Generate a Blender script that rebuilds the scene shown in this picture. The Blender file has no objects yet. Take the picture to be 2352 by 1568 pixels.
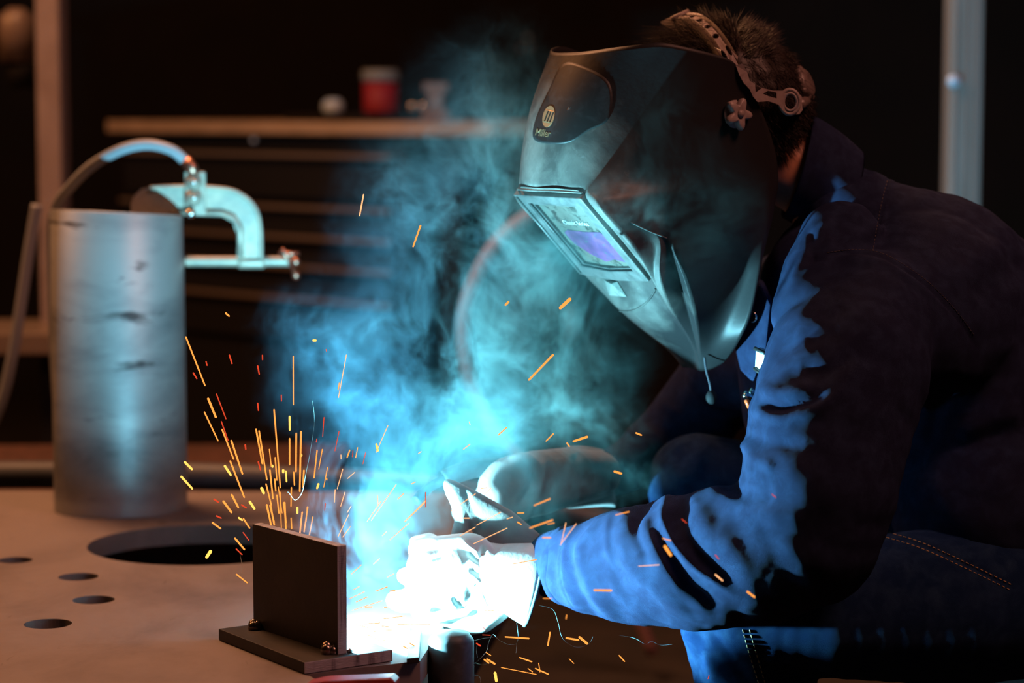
import bpy, bmesh, math, random
import numpy as np
from mathutils import Vector, Matrix
random.seed(7); rng = np.random.default_rng(7)
S = bpy.context.scene
COL = S.collection
# ------------------------------------------------------------------ camera
EYE = 0.55                      # table top is z = 0
PITCH = math.radians(5.54)
FPX = 2352*85/36
cam = bpy.data.cameras.new('camera'); camo = bpy.data.objects.new('camera', cam); COL.objects.link(camo)
camo.location = (0, 0, EYE); camo.rotation_euler = (math.pi/2-PITCH, 0, 0)
cam.lens = 85; cam.sensor_width = 36; cam.clip_end = 60
cam.dof.use_dof = True; cam.dof.focus_distance = 2.47; cam.dof.aperture_fstop = 3.6
S.camera = camo
S.view_settings.view_transform = 'Standard'; S.view_settings.look = 'None'
S.cycles.volume_step_rate = 3.5; S.cycles.volume_max_steps = 256
S.view_settings.exposure = 0; S.view_settings.gamma = 1
# ------------------------------------------------------------------ world and lights
w = bpy.data.worlds.new('world'); S.world = w; w.use_nodes = True
w.node_tree.nodes['Background'].inputs[0].default_value = (0.10, 0.045, 0.035, 1)
w.node_tree.nodes['Background'].inputs[1].default_value = 0.035
ARC = Vector((-0.2085, 2.4345, 0.0265))
def lamp(name, typ, loc, col, power, **k):
    d = bpy.data.lights.new(name, typ); d.color = col; d.energy = power
    for a, b in k.items(): setattr(d, a, b)
    o = bpy.data.objects.new(name, d); COL.objects.link(o); o.location = loc
    return o
def aim(o, t): o.rotation_euler = (Vector(t)-o.location).to_track_quat('-Z', 'Y').to_euler()
arc = lamp('welding_arc_light', 'POINT', ARC, (0.26, 0.80, 1.0), 94, shadow_soft_size=0.006)
warm = lamp('ceiling_lamp_light', 'AREA', (-0.9, 3.7, 2.3), (1.0, 0.42, 0.19), 50, shape='DISK', size=0.6); aim(warm, (-0.5, 2.7, 0))
back = lamp('work_light', 'AREA', (-2.6, 3.6, 2.3), (1.0, 0.38, 0.12), 32, shape='DISK', size=0.5); aim(back, (-0.6, 5.4, 0.2))
rim = lamp('workshop_light', 'AREA', (1.3, 1.7, 2.3), (1.0, 0.38, 0.26), 25, shape='DISK', size=0.6); aim(rim, (0.45, 2.6, 0.4))

# ------------------------------------------------------------------ helpers
cp, sp_ = math.cos(PITCH), math.sin(PITCH)
def ray(u, v):
    a = (u-1176)/FPX; b = -(v-784)/FPX
    return Vector((a, cp+b*sp_, -sp_+b*cp))
O = Vector((0, 0, EYE))
def P(u, v, Y): d = ray(u, v); return O+d*(Y/d.y)
def Z(u, v, z=0.0): d = ray(u, v); return O+d*((z-EYE)/d.z)
def proj(V):
    V = np.asarray(V)-np.array([0, 0, EYE])
    dep = V[:, 1]*cp-V[:, 2]*sp_; up = V[:, 1]*sp_+V[:, 2]*cp
    return 1176+FPX*V[:, 0]/dep, 784-FPX*up/dep
HY = 2.66; DY = .05
HC = P(1500, 450, HY)                                  # welding helmet centre
HS = Vector((0.53, -0.848, 0)); HF = Vector((-0.848, -0.53, 0)); HZ = Vector((0, 0, 1))
def Hp(u, v, c):
    d = ray(u, v); t = (c-(O-HC).dot(HS))/d.dot(HS); return O+d*t

def tag(o, label=None, cat=None, group=None, kind=None):
    if label: o['label'] = label
    if cat: o['category'] = cat
    if group: o['group'] = group
    if kind: o['kind'] = kind
    return o
def empty(name, loc, label, cat, group=None):
    o = bpy.data.objects.new(name, None); COL.objects.link(o); o.location = loc; o.empty_display_size = .02
    bpy.context.view_layer.update()
    return tag(o, label, cat, group)
def link(name, me, m=None, parent=None, smooth=True):
    o = bpy.data.objects.new(name, me); COL.objects.link(o)
    if m: me.materials.append(m)
    if smooth:
        me.polygons.foreach_set('use_smooth', [True]*len(me.polygons))
    if parent:
        o.parent = parent
        L = parent.matrix_world if parent.parent is None else parent.parent.matrix_world @ parent.matrix_basis
        o.matrix_basis = Matrix.Translation(-root_loc(parent))
    return o
def root_loc(p):
    v = p.location.copy()
    while p.parent: p = p.parent; v = v+p.location
    return v
def mesh(name, V, Fs, m=None, parent=None, smooth=True):
    me = bpy.data.meshes.new(name); me.from_pydata([tuple(v) for v in V], [], [tuple(f) for f in Fs]); me.update()
    return link(name, me, m, parent, smooth)
def bm_obj(name, bm, m=None, parent=None, smooth=False, bevel=0, segs=2):
    bmesh.ops.recalc_face_normals(bm, faces=bm.faces)
    me = bpy.data.meshes.new(name); bm.to_mesh(me); bm.free()
    o = link(name, me, m, parent, smooth)
    if bevel:
        b = o.modifiers.new('bevel', 'BEVEL'); b.width = bevel; b.segments = segs; b.limit_method = 'ANGLE'; b.angle_limit = math.radians(40)
    return o
def box(bm, o, ax, ay, az):
    o, ax, ay, az = map(Vector, (o, ax, ay, az))
    vs = [bm.verts.new(o+ax*i+ay*j+az*k) for k in (0, 1) for j in (0, 1) for i in (0, 1)]
    for f in ((0, 2, 3, 1), (4, 5, 7, 6), (0, 1, 5, 4), (2, 6, 7, 3), (0, 4, 6, 2), (1, 3, 7, 5)): bm.faces.new([vs[i] for i in f])
def cbox(bm, c, sx, sy, sz, rz=0):
    x = Vector((math.cos(rz), math.sin(rz), 0))*sx; y = Vector((-math.sin(rz), math.cos(rz), 0))*sy; z = Vector((0, 0, sz))
    box(bm, Vector(c)-x/2-y/2-z/2, x, y, z)
def prism(bm, pts, z0, z1):
    a = [bm.verts.new((p[0], p[1], z0)) for p in pts]; b = [bm.verts.new((p[0], p[1], z1)) for p in pts]
    bm.faces.new(a[::-1]); bm.faces.new(b); n = len(pts)
    for i in range(n): bm.faces.new((a[i], a[(i+1) % n], b[(i+1) % n], b[i]))
def spline(pts, n):
    pts = [np.array(p, float) for p in pts]; out = []
    if len(pts) == 2: return [pts[0]+(pts[1]-pts[0])*i/n for i in range(n+1)]
    for i in range(len(pts)-1):
        p0 = pts[max(i-1, 0)]; p1 = pts[i]; p2 = pts[i+1]; p3 = pts[min(i+2, len(pts)-1)]
        for k in range(n):
            t = k/n
            out.append(.5*((2*p1)+(-p0+p2)*t+(2*p0-5*p1+4*p2-p3)*t*t+(-p0+3*p1-3*p2+p3)*t**3))
    out.append(pts[-1]); return out
def tube(bm, pts, r, seg=12, cap=True, hint=(0, 0, 1)):
    pts = [Vector(p[:3]) for p in pts]; n = len(pts); rr = r if hasattr(r, '__len__') else [r]*n
    rings = []; up = Vector(hint)
    for i, p in enumerate(pts):
        t = (pts[min(i+1, n-1)]-pts[max(i-1, 0)]).normalized()
        x = up.cross(t)
        if x.length < 1e-3: x = Vector((1, 0, 0)).cross(t)
        x.normalize(); y = t.cross(x); up = y
        rings.append([bm.verts.new(p+(x*math.cos(a)+y*math.sin(a))*rr[i]) for a in [2*math.pi*k/seg for k in range(seg)]])
    for i in range(n-1):
        for k in range(seg): bm.faces.new((rings[i][k], rings[i][(k+1) % seg], rings[i+1][(k+1) % seg], rings[i+1][k]))
    if cap: bm.faces.new(rings[0][::-1]); bm.faces.new(rings[-1])
def lathe(bm, c, axis, prof, seg=32):
    """prof: (radius, along) list around axis"""
    c = Vector(c); ax = Vector(axis).normalized(); x = ax.orthogonal().normalized(); y = ax.cross(x); R = []
    for r, h in prof:
        R.append([bm.verts.new(c+ax*h+(x*math.cos(a)+y*math.sin(a))*max(r, 1e-5)) for a in [2*math.pi*k/seg for k in range(seg)]])
    for i in range(len(R)-1):
        for k in range(seg): bm.faces.new((R[i][k], R[i][(k+1) % seg], R[i+1][(k+1) % seg], R[i+1][k]))
    bm.faces.new(R[0][::-1]); bm.faces.new(R[-1])
def plate2d(outer, holes, thick):
    """2D outline with holes, filled, extruded; returns verts (x, y, z) and faces"""
    cu = bpy.data.curves.new('t', 'CURVE'); cu.dimensions = '2D'; cu.fill_mode = 'BOTH'; cu.extrude = thick/2
    for loop in [outer]+holes:
        s = cu.splines.new('POLY'); s.points.add(len(loop)-1); s.use_cyclic_u = True
        for q, p in zip(s.points, loop): q.co = (p[0], p[1], 0, 1)
    o = bpy.data.objects.new('t', cu); COL.objects.link(o)
    dg = bpy.context.evaluated_depsgraph_get(); me = o.evaluated_get(dg).to_mesh()
    V = [v.co.copy() for v in me.vertices]; Fs = [tuple(p.vertices) for p in me.polygons]
    bpy.data.objects.remove(o); bpy.data.curves.remove(cu)
    return V, Fs
def text_mesh(txt, size, thick=0.0004, shear=0.0):
    cu = bpy.data.curves.new('t', 'FONT'); cu.body = txt; cu.size = size; cu.extrude = thick; cu.align_x = 'CENTER'; cu.align_y = 'CENTER'; cu.shear = shear
    o = bpy.data.objects.new('t', cu); COL.objects.link(o)
    dg = bpy.context.evaluated_depsgraph_get(); me = o.evaluated_get(dg).to_mesh()
    V = [v.co.copy() for v in me.vertices]; Fs = [tuple(p.vertices) for p in me.polygons]
    bpy.data.objects.remove(o); bpy.data.curves.remove(cu)
    return V, Fs
def fuse(chains, voxel, smooth=8, step=.3):
    """chains of ellipsoids (u, v, Y, r_px, depth_scale) or Vector based, fused by a voxel remesh -> V, F arrays"""
    bm = bmesh.new()
    for ch in chains:
        ch = [tuple(c)+(1.0,)*(5-len(c)) for c in ch]
        pts = []
        for i in range(len(ch)-1):
            a, b = np.array(ch[i], float), np.array(ch[i+1], float)
            d = (P(*a[:3])-P(*b[:3])).length; r = min(a[3]*a[2], b[3]*b[2])/FPX
            n = max(1, int(d/(r*step)))
            pts += [a+(b-a)*k/n for k in range(n)]
        pts.append(np.array(ch[-1], float))
        for q in pts:
            r = q[3]*q[2]/FPX
            bmesh.ops.create_icosphere(bm, subdivisions=3, radius=1, matrix=Matrix.Translation(P(*q[:3])) @ Matrix.Diagonal((r, r*q[4], r, 1)))
    me = bpy.data.meshes.new('t'); bm.to_mesh(me); bm.free()
    o = bpy.data.objects.new('t', me); COL.objects.link(o)
    m = o.modifiers.new('r', 'REMESH'); m.mode = 'VOXEL'; m.voxel_size = voxel
    s = o.modifiers.new('s', 'SMOOTH'); s.factor = .5; s.iterations = smooth
    dg = bpy.context.evaluated_depsgraph_get(); em = o.evaluated_get(dg).to_mesh()
    V = np.empty(len(em.vertices)*3); em.vertices.foreach_get('co', V); V = V.reshape(-1, 3)
    Fs = [tuple(p.vertices) for p in em.polygons]
    bpy.data.objects.remove(o); bpy.data.meshes.remove(me)
    return V, Fs
def normals(V, Fs):
    me = bpy.data.meshes.new('t'); me.from_pydata(V.tolist(), [], Fs); me.update()
    N = np.empty(len(V)*3); me.vertices.foreach_get('normal', N); bpy.data.meshes.remove(me)
    return N.reshape(-1, 3)
def sculpt(V, Fs, strokes, front=True):
    """raise (amp > 0) or sink folds along strokes drawn over the visible side; stroke = (points, width_px, amp_mm)"""
    N = normals(V, Fs); u, v = proj(V)
    view = V-np.array([0, 0, EYE]); view /= np.linalg.norm(view, axis=1)[:, None]
    fac = np.clip(-(N*view).sum(1)*3+.6, 0, 1) if front else np.ones(len(V))
    D = np.zeros(len(V))
    for pts, wd, amp in strokes:
        pl = np.array(spline(pts, 5)); best = np.full(len(V), 1e9); par = np.zeros(len(V))
        x0, y0 = pl.min(0)-wd*3; x1, y1 = pl.max(0)+wd*3
        idx = np.where((u > x0) & (u < x1) & (v > y0) & (v < y1))[0]
        if not len(idx): continue
        uu, vv = u[idx], v[idx]; bb = best[idx]; pp = par[idx]
        for i in range(len(pl)-1):
            a, b = pl[i], pl[i+1]; d = b-a; L = (d@d)+1e-9
            t = np.clip(((uu-a[0])*d[0]+(vv-a[1])*d[1])/L, 0, 1)
            q = np.hypot(uu-a[0]-t*d[0], vv-a[1]-t*d[1]); mk = q < bb
            bb = np.where(mk, q, bb); pp = np.where(mk, (i+t)/(len(pl)-1), pp)
        taper = np.clip(np.minimum(pp, 1-pp)*5+.15, 0, 1)
        D[idx] += amp*.001*np.exp(-(bb/wd)**2)*taper*fac[idx]
    return V+N*D[:, None]
def from_np(name, V, Fs, m, parent): 
    me = bpy.data.meshes.new(name); me.from_pydata(V.tolist(), [], Fs); me.update()
    return link(name, me, m, parent, True)

# ------------------------------------------------------------------ materials
def mat(name, col, rough=.5, metal=0, noise=None, bump=None, wave=None, sheen=0, spec=.5, coat=0, emit=None, trans=0, alpha=1, mix2=None):
    """noise=(scale, other colour, lo, hi, stretch xyz); mix2 = a second layer of the same kind; bump=(scale, strength, detail)"""
    m = bpy.data.materials.new(name); m.use_nodes = True; nt = m.node_tree; b = nt.nodes['Principled BSDF']
    b.inputs['Base Color'].default_value = (*col, 1); b.inputs['Roughness'].default_value = rough; b.inputs['Metallic'].default_value = metal
    b.inputs['Specular IOR Level'].default_value = spec; b.inputs['Sheen Weight'].default_value = sheen; b.inputs['Coat Weight'].default_value = coat
    b.inputs['Transmission Weight'].default_value = trans; b.inputs['Alpha'].default_value = alpha
    tc = nt.nodes.new('ShaderNodeTexCoord'); last = None
    for lay in (noise, mix2):
        if not lay: continue
        sc, c2, lo, hi, st = lay
        mp = nt.nodes.new('ShaderNodeMapping'); mp.inputs['Scale'].default_value = st; nt.links.new(tc.outputs['Object'], mp.inputs[0])
        n = nt.nodes.new('ShaderNodeTexNoise'); n.inputs['Scale'].default_value = sc; n.inputs['Detail'].default_value = 7; n.inputs['Roughness'].default_value = .62; n.inputs['Distortion'].default_value = .4
        nt.links.new(mp.outputs[0], n.inputs[0])
        r = nt.nodes.new('ShaderNodeMapRange'); r.inputs[1].default_value = lo; r.inputs[2].default_value = hi; nt.links.new(n.outputs[0], r.inputs[0])
        x = nt.nodes.new('ShaderNodeMix'); x.data_type = 'RGBA'; nt.links.new(r.outputs[0], x.inputs[0])
        if last: nt.links.new(last, x.inputs[6])
        else: x.inputs[6].default_value = (*col, 1)
        x.inputs[7].default_value = (*c2, 1); last = x.outputs[2]
    if last: nt.links.new(last, b.inputs['Base Color'])
    if bump:
        sc, stg, det = bump[:3]; n = nt.nodes.new('ShaderNodeTexNoise'); n.inputs['Scale'].default_value = sc; n.inputs['Detail'].default_value = det
        src = tc.outputs['Object']
        if len(bump) > 3:
            mp = nt.nodes.new('ShaderNodeMapping'); mp.inputs['Scale'].default_value = bump[3]; nt.links.new(src, mp.inputs[0]); src = mp.outputs[0]
        nt.links.new(src, n.inputs[0])
        bp = nt.nodes.new('ShaderNodeBump'); bp.inputs['Strength'].default_value = stg; bp.inputs['Distance'].default_value = .001
        nt.links.new(n.outputs[0], bp.inputs['Height']); nt.links.new(bp.outputs[0], b.inputs['Normal'])
    if emit:
        b.inputs['Emission Color'].default_value = (*emit[0], 1); b.inputs['Emission Strength'].default_value = emit[1]
        m.cycles.emission_sampling = 'NONE'
    return m
def denim(name, col, c2):
    m = mat(name, col, .95, noise=(55, c2, .42, .72, (1, 1, 1)), spec=.08)
    nt = m.node_tree; b = nt.nodes['Principled BSDF']; tc = [n for n in nt.nodes if n.type == 'TEX_COORD'][0]
    mp = nt.nodes.new('ShaderNodeMapping'); mp.inputs['Rotation'].default_value = (0, .9, 0); nt.links.new(tc.outputs['Object'], mp.inputs[0])
    wv = nt.nodes.new('ShaderNodeTexWave'); wv.inputs['Scale'].default_value = 420; wv.inputs['Distortion'].default_value = 2; wv.inputs['Detail'].default_value = 1; wv.bands_direction = 'X'
    nt.links.new(mp.outputs[0], wv.inputs[0])
    n = nt.nodes.new('ShaderNodeTexNoise'); n.inputs['Scale'].default_value = 900; n.inputs['Detail'].default_value = 3; nt.links.new(tc.outputs['Object'], n.inputs[0])
    ad = nt.nodes.new('ShaderNodeMath'); ad.operation = 'ADD'; nt.links.new(wv.outputs[1], ad.inputs[0]); nt.links.new(n.outputs[0], ad.inputs[1])
    bp = nt.nodes.new('ShaderNodeBump'); bp.inputs['Strength'].default_value = .9; bp.inputs['Distance'].default_value = .0006
    nt.links.new(ad.outputs[0], bp.inputs['Height']); nt.links.new(bp.outputs[0], b.inputs['Normal'])
    return m
M = {}
M['table'] = mat('rusty_steel_top', (.23, .20, .195), .7, .0, noise=(7, (.13, .11, .11), .45, .75, (1, .6, 1)), mix2=(38, (.05, .04, .035), .66, .78, (1, .35, 1)), bump=(90, .25, 6))
M['table_side'] = mat('steel_edge', (.12, .055, .04), .7, .2, noise=(30, (.05, .03, .025), .4, .7, (1, 1, 1)), bump=(120, .4, 6))
M['mill'] = mat('dark_mill_scale', (.022, .020, .021), .55, .3, noise=(18, (.035, .028, .026), .4, .7, (1, 1, 1)), bump=(160, .2, 5))
M['cut'] = mat('saw_cut_steel', (.42, .40, .42), .6, .2, noise=(90, (.06, .05, .05), .5, .7, (1, 1, .15)), bump=(160, .6, 5, (1, 1, 8)))
M['weld'] = mat('weld_metal', (.35, .30, .27), .28, 1, bump=(140, .5, 4))
M['tube'] = mat('pipe_steel', (.38, .40, .42), .50, .6, noise=(9, (.15, .16, .18), .45, .75, (.5, .5, 1.6)), mix2=(16, (.05, .05, .055), .60, .68, (.5, .5, 2)), bump=(60, .15, 5))
M['clamp'] = mat('cast_steel', (.50, .43, .35), .5, .5, noise=(40, (.3, .3, .27), .4, .7, (1, 1, 1)), bump=(90, .3, 4))
M['chrome'] = mat('bright_steel', (.75, .77, .75), .18, 1)
M['copper'] = mat('copper_lug', (.55, .28, .21), .4, 1)
M['cable'] = mat('grey_cable', (.30, .33, .38), .5)
M['cable_dark'] = mat('dark_hose', (.07, .08, .10), .5)
M['redpaint'] = mat('red_paint', (.35, .03, .02), .4, noise=(30, (.15, .02, .02), .5, .8, (1, 1, 1)))
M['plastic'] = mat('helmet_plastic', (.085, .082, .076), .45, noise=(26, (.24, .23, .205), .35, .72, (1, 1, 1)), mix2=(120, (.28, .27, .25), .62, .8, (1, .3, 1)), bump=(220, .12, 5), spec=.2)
M['frame'] = mat('helmet_frame_plastic', (.07, .075, .072), .4, noise=(60, (.19, .195, .185), .35, .8, (1, 1, 1)), spec=.6)
def front_wear_and_light(m):
    # dust and scuffs plus painted light on the front; side panels darkened as shade
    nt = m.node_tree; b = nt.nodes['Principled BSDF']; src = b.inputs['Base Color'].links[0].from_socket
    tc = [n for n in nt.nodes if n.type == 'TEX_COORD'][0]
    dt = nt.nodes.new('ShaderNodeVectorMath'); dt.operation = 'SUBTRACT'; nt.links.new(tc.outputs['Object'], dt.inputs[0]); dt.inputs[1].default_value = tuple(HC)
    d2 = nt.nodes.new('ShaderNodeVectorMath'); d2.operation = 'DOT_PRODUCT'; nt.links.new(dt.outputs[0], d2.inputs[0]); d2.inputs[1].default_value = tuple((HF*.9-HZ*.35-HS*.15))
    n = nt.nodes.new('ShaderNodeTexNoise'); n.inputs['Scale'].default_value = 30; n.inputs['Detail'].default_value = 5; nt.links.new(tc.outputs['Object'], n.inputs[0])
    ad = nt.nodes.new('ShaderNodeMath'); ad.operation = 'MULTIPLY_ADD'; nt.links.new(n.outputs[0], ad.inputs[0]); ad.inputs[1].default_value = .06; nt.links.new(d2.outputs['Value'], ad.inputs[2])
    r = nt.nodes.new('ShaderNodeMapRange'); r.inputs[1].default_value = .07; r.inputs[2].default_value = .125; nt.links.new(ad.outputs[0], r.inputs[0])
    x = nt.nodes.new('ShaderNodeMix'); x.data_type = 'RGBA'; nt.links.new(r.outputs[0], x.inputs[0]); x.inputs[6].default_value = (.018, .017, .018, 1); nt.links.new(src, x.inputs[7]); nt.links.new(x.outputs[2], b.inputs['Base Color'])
front_wear_and_light(M['plastic'])
M['lens'] = mat('lens_cover', (.16, .16, .135), .25, noise=(60, (.03, .04, .035), .50, .64, (1, 1, 1)), spec=.8, coat=.4)
M['film'] = mat('purple_film', (.12, .06, .16), .3, noise=(70, (.24, .08, .22), .42, .62, (1, 1, 1)), mix2=(110, (.10, .14, .16), .55, .7, (1, 1, 1)), spec=.8)
M['gloss'] = mat('glossy_dark_panel', (.020, .018, .018), .5, spec=.3, noise=(60, (.04, .04, .042), .5, .75, (1, 1, 1)))
M['darksteel'] = mat('dark_steel', (.05, .055, .055), .55, .4, noise=(60, (.09, .10, .10), .5, .75, (1, 1, 1)))
M['black'] = mat('black_rubber', (.012, .012, .013), .5)
M['gold'] = mat('gold_print', (.55, .40, .22), .35, .6)
M['white'] = mat('white_print', (.8, .85, .85), .5)
M['strap'] = mat('headgear_plastic', (.36, .29, .27), .45, noise=(80, (.24, .19, .18), .4, .7, (1, 1, 1)), bump=(300, .1, 3))
M['knob'] = mat('knob_plastic', (.16, .12, .11), .4)
M['skin'] = mat('skin', (.50, .22, .12), .5, noise=(50, (.40, .16, .09), .4, .7, (1, 1, 1)))
M['hair'] = mat('dark_hair', (.020, .012, .009), .5, spec=.35)
M['jacket'] = denim('navy_work_cotton', (.017, .023, .060), (.027, .042, .100))
M['seam'] = mat('jacket_seam_thread', (.05, .045, .06), .8)
M['jeans'] = denim('blue_denim', (.008, .026, .085), (.022, .055, .13))
M['stitch'] = mat('jeans_stitch', (.45, .30, .15), .8)
M['glove'] = mat('white_leather', (.72, .72, .68), .8, noise=(40, (.55, .56, .52), .4, .75, (1, 1, 1)), bump=(260, .2, 5))
M['glovetan'] = mat('tan_leather', (.19, .15, .135), .85, noise=(30, (.13, .105, .095), .4, .75, (1, 1, 1)), bump=(260, .5, 5), sheen=.2)
M['trim'] = mat('glove_binding', (.10, .11, .11), .7)
M['wood'] = mat('bench_wood', (.50, .36, .24), .6, noise=(12, (.35, .25, .16), .4, .7, (1, 1, 6)))
M['cabinet'] = mat('dark_cabinet', (.010, .010, .012), .75, spec=.25)
M['pull'] = mat('drawer_pull_rail', (.26, .21, .18), .4, .4)
M['wall'] = mat('dark_wall', (.010, .009, .010), .9, noise=(4, (.016, .012, .012), .4, .7, (1, 1, 1)))
M['floor'] = mat('dark_concrete', (.03, .026, .024), .7, noise=(6, (.05, .04, .035), .4, .7, (1, 1, 1)))
M['post'] = mat('pale_post', (.26, .27, .28), .6, noise=(20, (.19, .20, .20), .4, .7, (4, 4, .2)))
M['postl'] = mat('pinkish_plaster', (.30, .26, .28), .7, noise=(20, (.23, .19, .20), .4, .7, (1, 1, .5)))
M['red'] = mat('red_label', (.26, .012, .03), .6); M['lid'] = mat('white_lid', (.22, .25, .26), .6); M['blue'] = mat('pale_blue_plastic', (.5, .7, .95), .3)
M['pen'] = mat('pen_metal', (.5, .6, .6), .15, 1); M['orange'] = mat('orange_clip', (.9, .12, .03), .4)
M['greenish'] = mat('pale_steel', (.42, .44, .40), .45, .6, noise=(60, (.2, .22, .2), .5, .75, (1, 1, 1)), bump=(120, .3, 4))

# ------------------------------------------------------------------ setting
FLZ = -.46
def struct(name, bm, m, **k): o = bm_obj(name, bm, m, **k); o['kind'] = 'structure'; return o
bm = bmesh.new(); box(bm, (-4, -1.5, FLZ-.1), (9, 0, 0), (0, 10, 0), (0, 0, .1)); struct('floor', bm, M['floor'])
bm = bmesh.new(); box(bm, (-4, 8.4, FLZ), (9, 0, 0), (0, .1, 0), (0, 0, 3.4)); struct('wall_back', bm, M['wall'])
bm = bmesh.new(); box(bm, (-4.1, -1.5, FLZ), (.1, 0, 0), (0, 10, 0), (0, 0, 3.4)); struct('wall_left', bm, M['wall'])
bm = bmesh.new(); box(bm, (5, -1.5, FLZ), (.1, 0, 0), (0, 10, 0), (0, 0, 3.4)); struct('wall_right', bm, M['wall'])
bm = bmesh.new(); box(bm, (-4, -1.5, FLZ+3.4), (9, 0, 0), (0, 10, 0), (0, 0, .1)); struct('ceiling', bm, M['wall'])

# ------------------------------------------------------------------ welding table
tb = empty('welding_table', (-.7, 2.8, 0), 'rusty brown steel welding table top with round holes, under the plates and pipe', 'table')
out = [Z(705, 1548), Z(965, 1517), (.03, 3.43, 0), (-1.6, 3.47, 0), (-1.6, 1.95, 0), (-.02, 1.95, 0)]
holes = []
for u, v, r in ((35, 1286, .021), (180, 1324, .0235), (215, 1377, .0235), (110, 1432, .0255)):
    c = Z(u, v); holes.append([(c.x+r*math.cos(a), c.y+r*math.sin(a)) for a in [2*math.pi*k/40 for k in range(40)]])
cb = Z(470, 1249); holes.append([(cb.x+.147*math.cos(a), cb.y+.143*math.sin(a)) for a in [2*math.pi*k/96 for k in range(96)]])
V, Fs = plate2d([(p[0], p[1]) for p in out], holes, .025)
o = mesh('table_top', [(v[0], v[1], v[2]-.0125) for v in V], Fs, M['table'], tb, smooth=False)
bm = bmesh.new()
def skirt(a, b, h=.11, t=.012, z=-.025):
    a, b = Vector(a), Vector(b); d = (b-a); n = Vector((-d.y, d.x, 0)).normalized()*t
    box(bm, Vector((a.x, a.y, z-h)), d, n, (0, 0, h))
e0, e1 = Z(705, 1548), Z(965, 1517)
skirt(e0+Vector((.004, .006, 0)), e1+Vector((-.004, .004, 0)))
skirt(e1+Vector((-.01, .01, 0)), (.018, 3.40, 0)); skirt((.01, 3.41, 0), (-1.58, 3.45, 0)); skirt((-.035, 1.965, 0), e0+Vector((-.006, .012, 0)))
skirt((-1.58, 3.4, 0), (-1.58, 1.98, 0)); skirt((-1.57, 1.965, 0), (-.05, 1.965, 0))
bm_obj('apron', bm, M['table_side'], tb)
for x, y in ((-1.5, 2.05), (-1.5, 3.35), (-.10, 3.33), (-.16, 2.05)):
    bm = bmesh.new(); cbox(bm, (x, y, (FLZ-.03)/2), .07, .07, -FLZ-.03); bm_obj('leg', bm, M['table_side'], tb, bevel=.004)

# dark shelf board glimpsed behind / second table
bm = bmesh.new(); box(bm, (-1.15, 3.66, -.078), (.86, .02, 0), (0, .6, 0), (0, 0, .03))
t2 = empty('side_table', (-.5, 3.9, FLZ), 'low dark steel table behind the welding table', 'table')
bm_obj('table_top', bm, M['table_side'], t2, bevel=.003)
for x, y in ((-1.1, 3.72), (-.34, 3.74), (-1.1, 4.18), (-.34, 4.2)):
    bm = bmesh.new(); cbox(bm, (x, y, (FLZ-.078)/2), .05, .05, -FLZ-.078); bm_obj('leg', bm, M['table_side'], t2)
bm = bmesh.new(); tube(bm, spline([(-1.3, 3.545, -.005), (-.9, 3.56, .004), (-.45, 3.55, .004), (-.05, 3.53, -.02), (.25, 3.55, -.10)], 10), .021, 16)
tag(bm_obj('hose', bm, M['cable_dark'], smooth=True), 'thick dark blue-black hose lying along the back edge of the welding table', 'hose')

# ------------------------------------------------------------------ T joint
TH = .0118
a = Z(502, 1470); f_ = Z(699, 1549); r_ = Z(921, 1526)
L = (a-f_); W = (r_-f_); W -= L.normalized()*W.dot(L.normalized()); L *= 1.0
tj = empty('welded_tee_joint', (f_+L/2+W/2), 'dark steel upright plate tack-welded onto a flat base plate at the table edge', 'steel workpiece')
bm = bmesh.new(); box(bm, f_+Vector((0, 0, .0004)), L, W, (0, 0, TH)); ob = bm_obj('base_plate', bm, M['mill'], tj, bevel=.0009)
ob.data.materials.append(M['cut'])
for p in ob.data.polygons:
    if abs(p.normal.dot(L.normalized())) > .9: p.material_index = 1
pl = Z(582, 1440, TH); pr = Z(776, 1504, TH)
Lu = (pr-pl); n = Vector((-Lu.y, Lu.x, 0)).normalized()
if n.x < 0: n = -n
top = (P(580, 1203, pl.y).z+P(777, 1253, pr.y).z)/2
bm = bmesh.new(); box(bm, pl, Lu, n*.0112, (0, 0, top-TH)); ob = bm_obj('upright_plate', bm, M['mill'], tj, bevel=.0007)
ob.data.materials.append(M['cut'])
for p in ob.data.polygons:
    if p.normal.dot(Lu.normalized()) > .9 or p.normal.z > .9: p.material_index = 1
def glob(name, c, r, par):
    bm = bmesh.new()
    for k in range(5):
        q = Vector(c)+Vector((random.uniform(-1, 1)*r[0]*.5, random.uniform(-1, 1)*r[1]*.4, abs(random.gauss(0, .25))*r[2]))
        bmesh.ops.create_uvsphere(bm, u_segments=20, v_segments=12, radius=1, matrix=Matrix.Translation(q) @ Matrix.Diagonal((r[0]*.7, r[1]*.7, r[2]*.75, 1)))
    return bm_obj(name, bm, M['weld'], par, smooth=True)
ud = Lu.normalized()
glob('tack_weld', pl+ud*.012-n*.003+Vector((0, 0, .002)), (.008, .007, .009), tj)
glob('tack_weld', pr-ud*.010-n*.003+Vector((0, 0, .002)), (.0085, .007, .009), tj)
# unseen tab added behind the upright plate to shade the pipe from the arc
tq = pl+ud*.034+n*.0116
bm = bmesh.new(); box(bm, tq, ud*.008, n*.040, (0, 0, .0205)); bm_obj('arc_blocker_tab', bm, M['mill'], tj, bevel=.0008)
tag(glob('weld_spatter', pr+n*.011-ud*.003+Vector((.004, 0, .002)), (.003, .003, .003), tj))

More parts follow.
